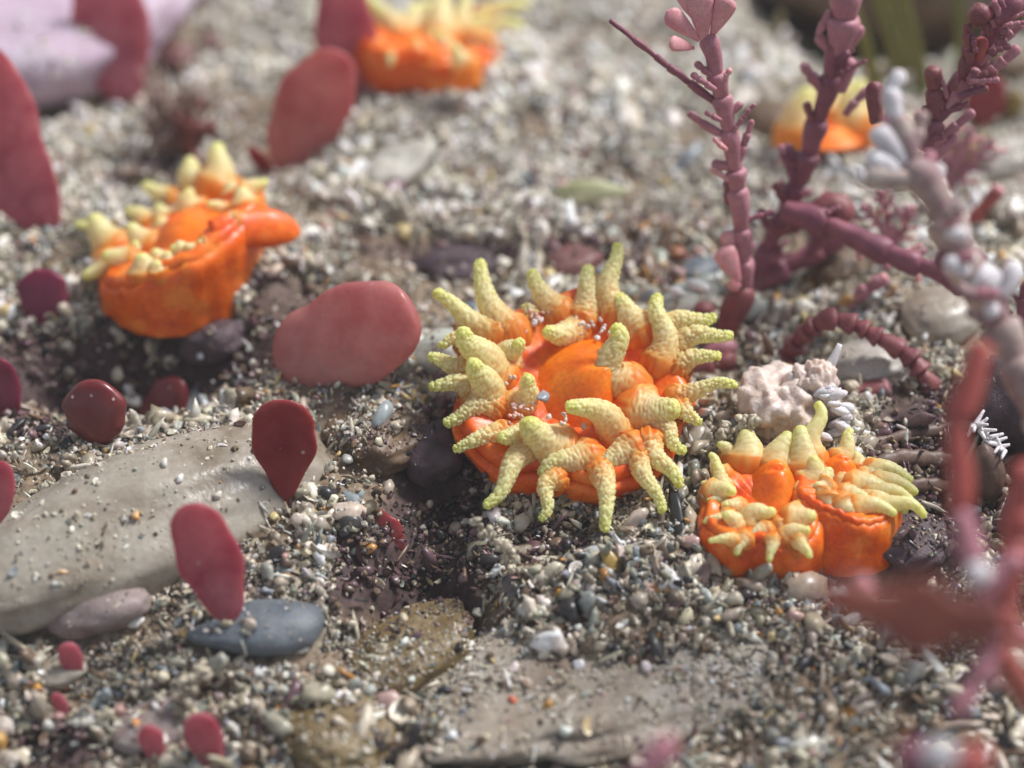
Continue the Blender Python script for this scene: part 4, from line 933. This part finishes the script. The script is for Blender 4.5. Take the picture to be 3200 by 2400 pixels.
# crusty cream shell plate behind
g = GS(1245, 540); d = depth(g)
V, F = flake(g + np.array([0, -.3, .5]), u(150, d), u(80, d), .1, np.array([-.2, -.35, .9]), .9, 5, .2)
V = V + (.3*fbm(V*.9, 2, 3))[:, None]*np.array([1, .6, 0]) + (.5*fbm(V*1.3, 4, 3))[:, None]*np.array([0, -.5, .8])
tag(mesh('shell_plate', V, F, M['cream'], True, loc=g), 'blurred crusty cream plate standing in the sand below the top coral', 'shell')
# crumbly twigs of cemented grit
def crumb(label, pts, r, n, seed):
    g = GS(*pts[0]); d = depth(g); rg = np.random.default_rng(seed); Vs = []; Fs = []; off = 0; Cs = []
    C, _ = resample(np.array([P(x, y, d-.25*i) for i, (x, y) in enumerate(pts)]), 60)
    for k in range(n):
        c = C[rg.integers(0, 60)] + rg.normal(0, r*.5, 3); V, F = shard(c, rg.uniform(.5, 1.1, 3)*r*.55, seed*100+k, 2)
        Vs.append(V); Fs.append(F+off); off += len(V); Cs.append(np.tile(np.array([.55, .48, .36])*rg.uniform(.7, 1.15), (len(V), 1)))
    tag(mesh('crumb_twig', np.concatenate(Vs), np.concatenate(Fs), M['frag'], True, loc=g, attrs={'col': np.concatenate(Cs)}), label, 'crumbs')
crumb('beige crumbly twig of grit standing below the largest coral at left', [(1590, 1830), (1585, 1740), (1560, 1690), (1500, 1640)], .26, 60, 1)
crumb('cluster of beige grit crumbs between the largest and the small coral', [(2200, 1400), (2270, 1350), (2330, 1330), (2360, 1320)], .30, 60, 2)
crumb('pale crumbly grit pillar on the sand left of the slate pebble', [(560, 2230), (580, 2150), (640, 2090)], .30, 50, 3)

# ------------------------------------------------------------------ sand: loose grains, one mass
PAL = np.array([(.52, .455, .35), (.62, .56, .455), (.40, .34, .255), (.72, .67, .58), (.84, .82, .78), (.37, .385, .335), (.20, .135, .09), (.60, .30, .08), (.55, .43, .20), (.04, .035, .035), (.45, .28, .26), (.28, .31, .33), (.16, .09, .10)])
PW = np.array([24, 20, 16, 10, 9, 7, 5, 2.0, 3, 2.5, 3, 4, 3]); PW = PW/PW.sum()
tree = bvh(); nT = len(TF)
N_TRY = 520000
ys = -21 + 56*rng.random(N_TRY)**1.15; hw = 14 + (ys+21)*.22
xs = (rng.random(N_TRY)*2-1)*hw*1.12
pos = []; nor = []; stn = []
for x, y in zip(xs, ys):
    h = tree.ray_cast(Vector((x, y, 40)), Vector((0, 0, -1)))
    if h[0] is None: continue
    pos.append(h[0]); nor.append(h[1]); stn.append(h[2])
pos = np.array(pos); nor = np.array(nor); stn = np.array(stn); FO = np.cumsum([len(f) for f in SOLF]); dn = np.array(DENS)[np.searchsorted(FO, stn, side='right')]; stn = stn >= nT
crust_shade_g = crust(pos[:, 0], pos[:, 1], pos[:, 2])
patch = fbm(pos*np.array([.35, .35, 0])+3, 3, 31)
prob = np.where(stn, np.clip(dn*(.4+3*np.clip(fbm(pos*.5, 3, 33)+.1, 0, 1)), 0, .6), 1-.78*crust_shade_g)
fmz = film(pos[:, 0], pos[:, 1], pos[:, 2]); prob = np.where(stn, prob, prob*(1-.86*fmz))
prob = np.where(pos[:, 2] > 3.2, prob*.1, prob)
for cg, cr_ in FEET: prob = np.where(np.hypot(pos[:, 0]-cg[0], pos[:, 1]-cg[1]) < cr_, 0, prob)
keep = (rng.random(len(pos)) < prob) & (nor[:, 2] > .3)
pos, nor, stn, crust_shade_g = pos[keep], nor[keep], stn[keep], crust_shade_g[keep]
n = len(pos)
fine_ = np.clip(.5+1.6*fbm(pos*np.array([.45, .45, 0])+9, 3, 37), 0, 1)
size = np.exp(rng.normal(0, .55, n))*(.038+.054*fine_); size = np.clip(size, .026, .36)
size = np.where(crust_shade_g > .5, size, size)
size = np.where(stn, size*.55, size); size = np.where(crust_shade_g > .5, size*.85, size)
def libs():
    L20, L80, LF = [], [], []
    for k in range(14):
        V, F = ICO[1]; rg = np.random.default_rng(k); L20.append(V*(1+rg.uniform(-.32, .25, len(V)))[:, None])
        V2, F2 = ICO[2]; v, _ = shard((0, 0, 0), (1, 1, 1), 500+k, 2); v = v*(1+.55*fbm(V2*2.3, 3, k))[:, None]; L80.append(v if k % 4 else V2*(1+.8*fbm(V2*2.4, 4, k))[:, None])
    for k in range(10):
        v, f = flake(np.zeros(3), 1, .62, .35, np.array([0, 0, 1.]), 0, 900+k, .09); v = v.reshape(2, 5, 20, 3)[:, ::2, ::2].reshape(-1, 3)
        LF.append(v)
    f = gridfaces(3, 10) + gridfaces(3, 10, 30) + [(20+j, 20+(j+1) % 10, 50+(j+1) % 10, 50+j) for j in range(10)]
    F3 = np.array([t for q in f for t in ((q[0], q[1], q[2]), (q[0], q[2], q[3]))])
    return (L20, ICO[1][1]), (L80, ICO[2][1]), (LF, F3)
LIB = libs()
kind = np.where(size < .13, 0, 1); kind = np.where((rng.random(n) < .27) & (size > .08) & (size < .34), 2, kind)
ci = rng.choice(len(PAL), n, p=PW)
ph = np.stack(pix(pos.T), 1) if False else None
q_ = pos - CAM; dpt = q_ @ VIEW; gxp = 1600+(q_ @ RT)/dpt*D0*100; gyp = 1200-(q_ @ UP)/dpt*D0*100
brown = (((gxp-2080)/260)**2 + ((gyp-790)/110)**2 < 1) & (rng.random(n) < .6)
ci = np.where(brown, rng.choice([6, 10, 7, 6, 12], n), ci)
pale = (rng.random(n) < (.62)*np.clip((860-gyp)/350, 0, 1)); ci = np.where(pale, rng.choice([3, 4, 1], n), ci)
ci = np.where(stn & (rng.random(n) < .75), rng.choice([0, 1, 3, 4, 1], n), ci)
falloff_grains = (rng.random(n) < .55*np.clip((gyp-1000)/900, 0, 1)); ci = np.where(falloff_grains, rng.choice([2, 0, 2, 6, 5, 2, 1, 6, 2, 11, 9], n), ci)  # browner grains towards the near edge paint the falloff of the light
darkm = (crust_shade_g > .4) & (rng.random(n) < .86); ci = np.where(darkm, rng.choice([6, 12, 9, 2, 12], n), ci)  # dark grains over the turf and the painted shade
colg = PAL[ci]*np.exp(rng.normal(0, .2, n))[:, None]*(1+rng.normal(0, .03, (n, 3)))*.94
lift = rng.random(n)**2*.28*np.where(stn, 0, 1)
def rotmats(m):
    q = rng.normal(0, 1, (m, 4)); q /= np.linalg.norm(q, axis=1)[:, None]; w_, x, y, z = q.T
    return np.stack([np.stack([1-2*(y*y+z*z), 2*(x*y-z*w_), 2*(x*z+y*w_)], -1), np.stack([2*(x*y+z*w_), 1-2*(x*x+z*z), 2*(y*z-x*w_)], -1), np.stack([2*(x*z-y*w_), 2*(y*z+x*w_), 1-2*(x*x+y*y)], -1)], 1)
Vall, Fall, Call, off = [], [], [], 0
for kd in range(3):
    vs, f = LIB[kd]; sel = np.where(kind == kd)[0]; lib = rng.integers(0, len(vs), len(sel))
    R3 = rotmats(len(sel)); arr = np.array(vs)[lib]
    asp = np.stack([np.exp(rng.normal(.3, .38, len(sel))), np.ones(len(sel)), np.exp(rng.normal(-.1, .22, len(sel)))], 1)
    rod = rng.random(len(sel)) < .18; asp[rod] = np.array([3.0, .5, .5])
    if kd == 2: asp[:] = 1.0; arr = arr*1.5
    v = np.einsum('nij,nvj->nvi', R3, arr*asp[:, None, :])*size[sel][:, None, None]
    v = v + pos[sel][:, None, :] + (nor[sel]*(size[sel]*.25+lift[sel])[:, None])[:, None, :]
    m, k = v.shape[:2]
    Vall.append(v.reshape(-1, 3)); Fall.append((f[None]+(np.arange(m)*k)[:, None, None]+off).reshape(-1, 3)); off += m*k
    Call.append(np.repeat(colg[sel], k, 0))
# pink and white grit caught on the main coral
nk = 2600                                                # crumbly clumps of silt and cemented grit
sel = rng.choice(np.where((~stn) & (crust_shade_g < .6))[0], nk)
Vk, Fk = ICO[3]; Vs = []
for q in range(nk):
    r_ = rng.uniform(.09, .32); a_ = fbm(Vk*1.8, 3, q % 61); b_ = fbm(Vk*5, 2, q % 47)
    Vs.append(pos[sel[q]] + Vk*((1+.55*a_+.45*b_)*r_)[:, None]*np.array([1, 1, .75]))
    Call.append((np.array([.54, .48, .38])*rng.uniform(.75, 1.2))[None]*(1+.5*b_[:, None]))
Vall += Vs; Fall.append((Fk[None]+(np.arange(nk)*len(Vk))[:, None, None]+off).reshape(-1, 3)); off += nk*len(Vk)
NF0 = len(Fall[0])
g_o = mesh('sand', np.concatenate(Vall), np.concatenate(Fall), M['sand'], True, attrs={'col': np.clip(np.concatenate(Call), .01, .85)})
sm_ = np.ones(len(g_o.data.polygons), bool); sm_[:NF0] = False; g_o.data.polygons.foreach_set('use_smooth', sm_)
tag(g_o, 'loose pale sand, gravel and shell grit covering the seabed', 'sand', kind='stuff')
gv, gf, gc, off = [], [], [], 0
for k in range(70):
    px, py = [(1705, 985), (1835, 1015), (1565, 1180), (1610, 1300), (1760, 1310), (1890, 1030), (1640, 1275), (1580, 1160), (1640, 1020)][k % 9]
    c = MPL(px+rng.normal(0, 22), py+rng.normal(0, 14), .18); V, F = shard(c, rng.uniform(.05, .13, 3), 3000+k, 2)
    gv.append(V); gf.append(F+off); off += len(V); gc.append(np.tile([(.72, .45, .36), (.7, .6, .52), (.75, .72, .7)][k % 3], (len(V), 1)))
tag(mesh('grit', np.concatenate(gv), np.concatenate(gf), M['sand'], True, attrs={'col': np.concatenate(gc)}), 'pinkish grit caught on the largest coral', 'grit', kind='stuff')
# ------------------------------------------------------------------ milky water
bv = np.array([(x, y, z) for z in (float(TV[:, 2].min())-1, 48) for y in (gy[0]-3, gy[-1]+3) for x in (gx[0]-3, gx[-1]+3)], float)
hz = mesh('haze', bv, [(0, 1, 3, 2), (4, 6, 7, 5), (0, 4, 5, 1), (2, 3, 7, 6), (0, 2, 6, 4), (1, 5, 7, 3)], None, False)
import bmesh
bm_ = bmesh.new(); bm_.from_mesh(hz.data); bmesh.ops.recalc_face_normals(bm_, faces=bm_.faces); bm_.to_mesh(hz.data); bm_.free()
tag(hz, kind='stuff')
hm = bpy.data.materials.new('haze'); hm.use_nodes = True; hn = hm.node_tree.nodes; hn.remove(hn['Principled BSDF'])
pv = hn.new('ShaderNodeVolumePrincipled'); pv.inputs['Color'].default_value = (.93, .95, .97, 1); pv.inputs['Density'].default_value = .0003
hm.node_tree.links.new(pv.outputs[0], hn['Material Output'].inputs['Volume']); hz.data.materials.append(hm)
print('grains', n)
for o in S.objects:
    if '_o' in o: del o['_o']
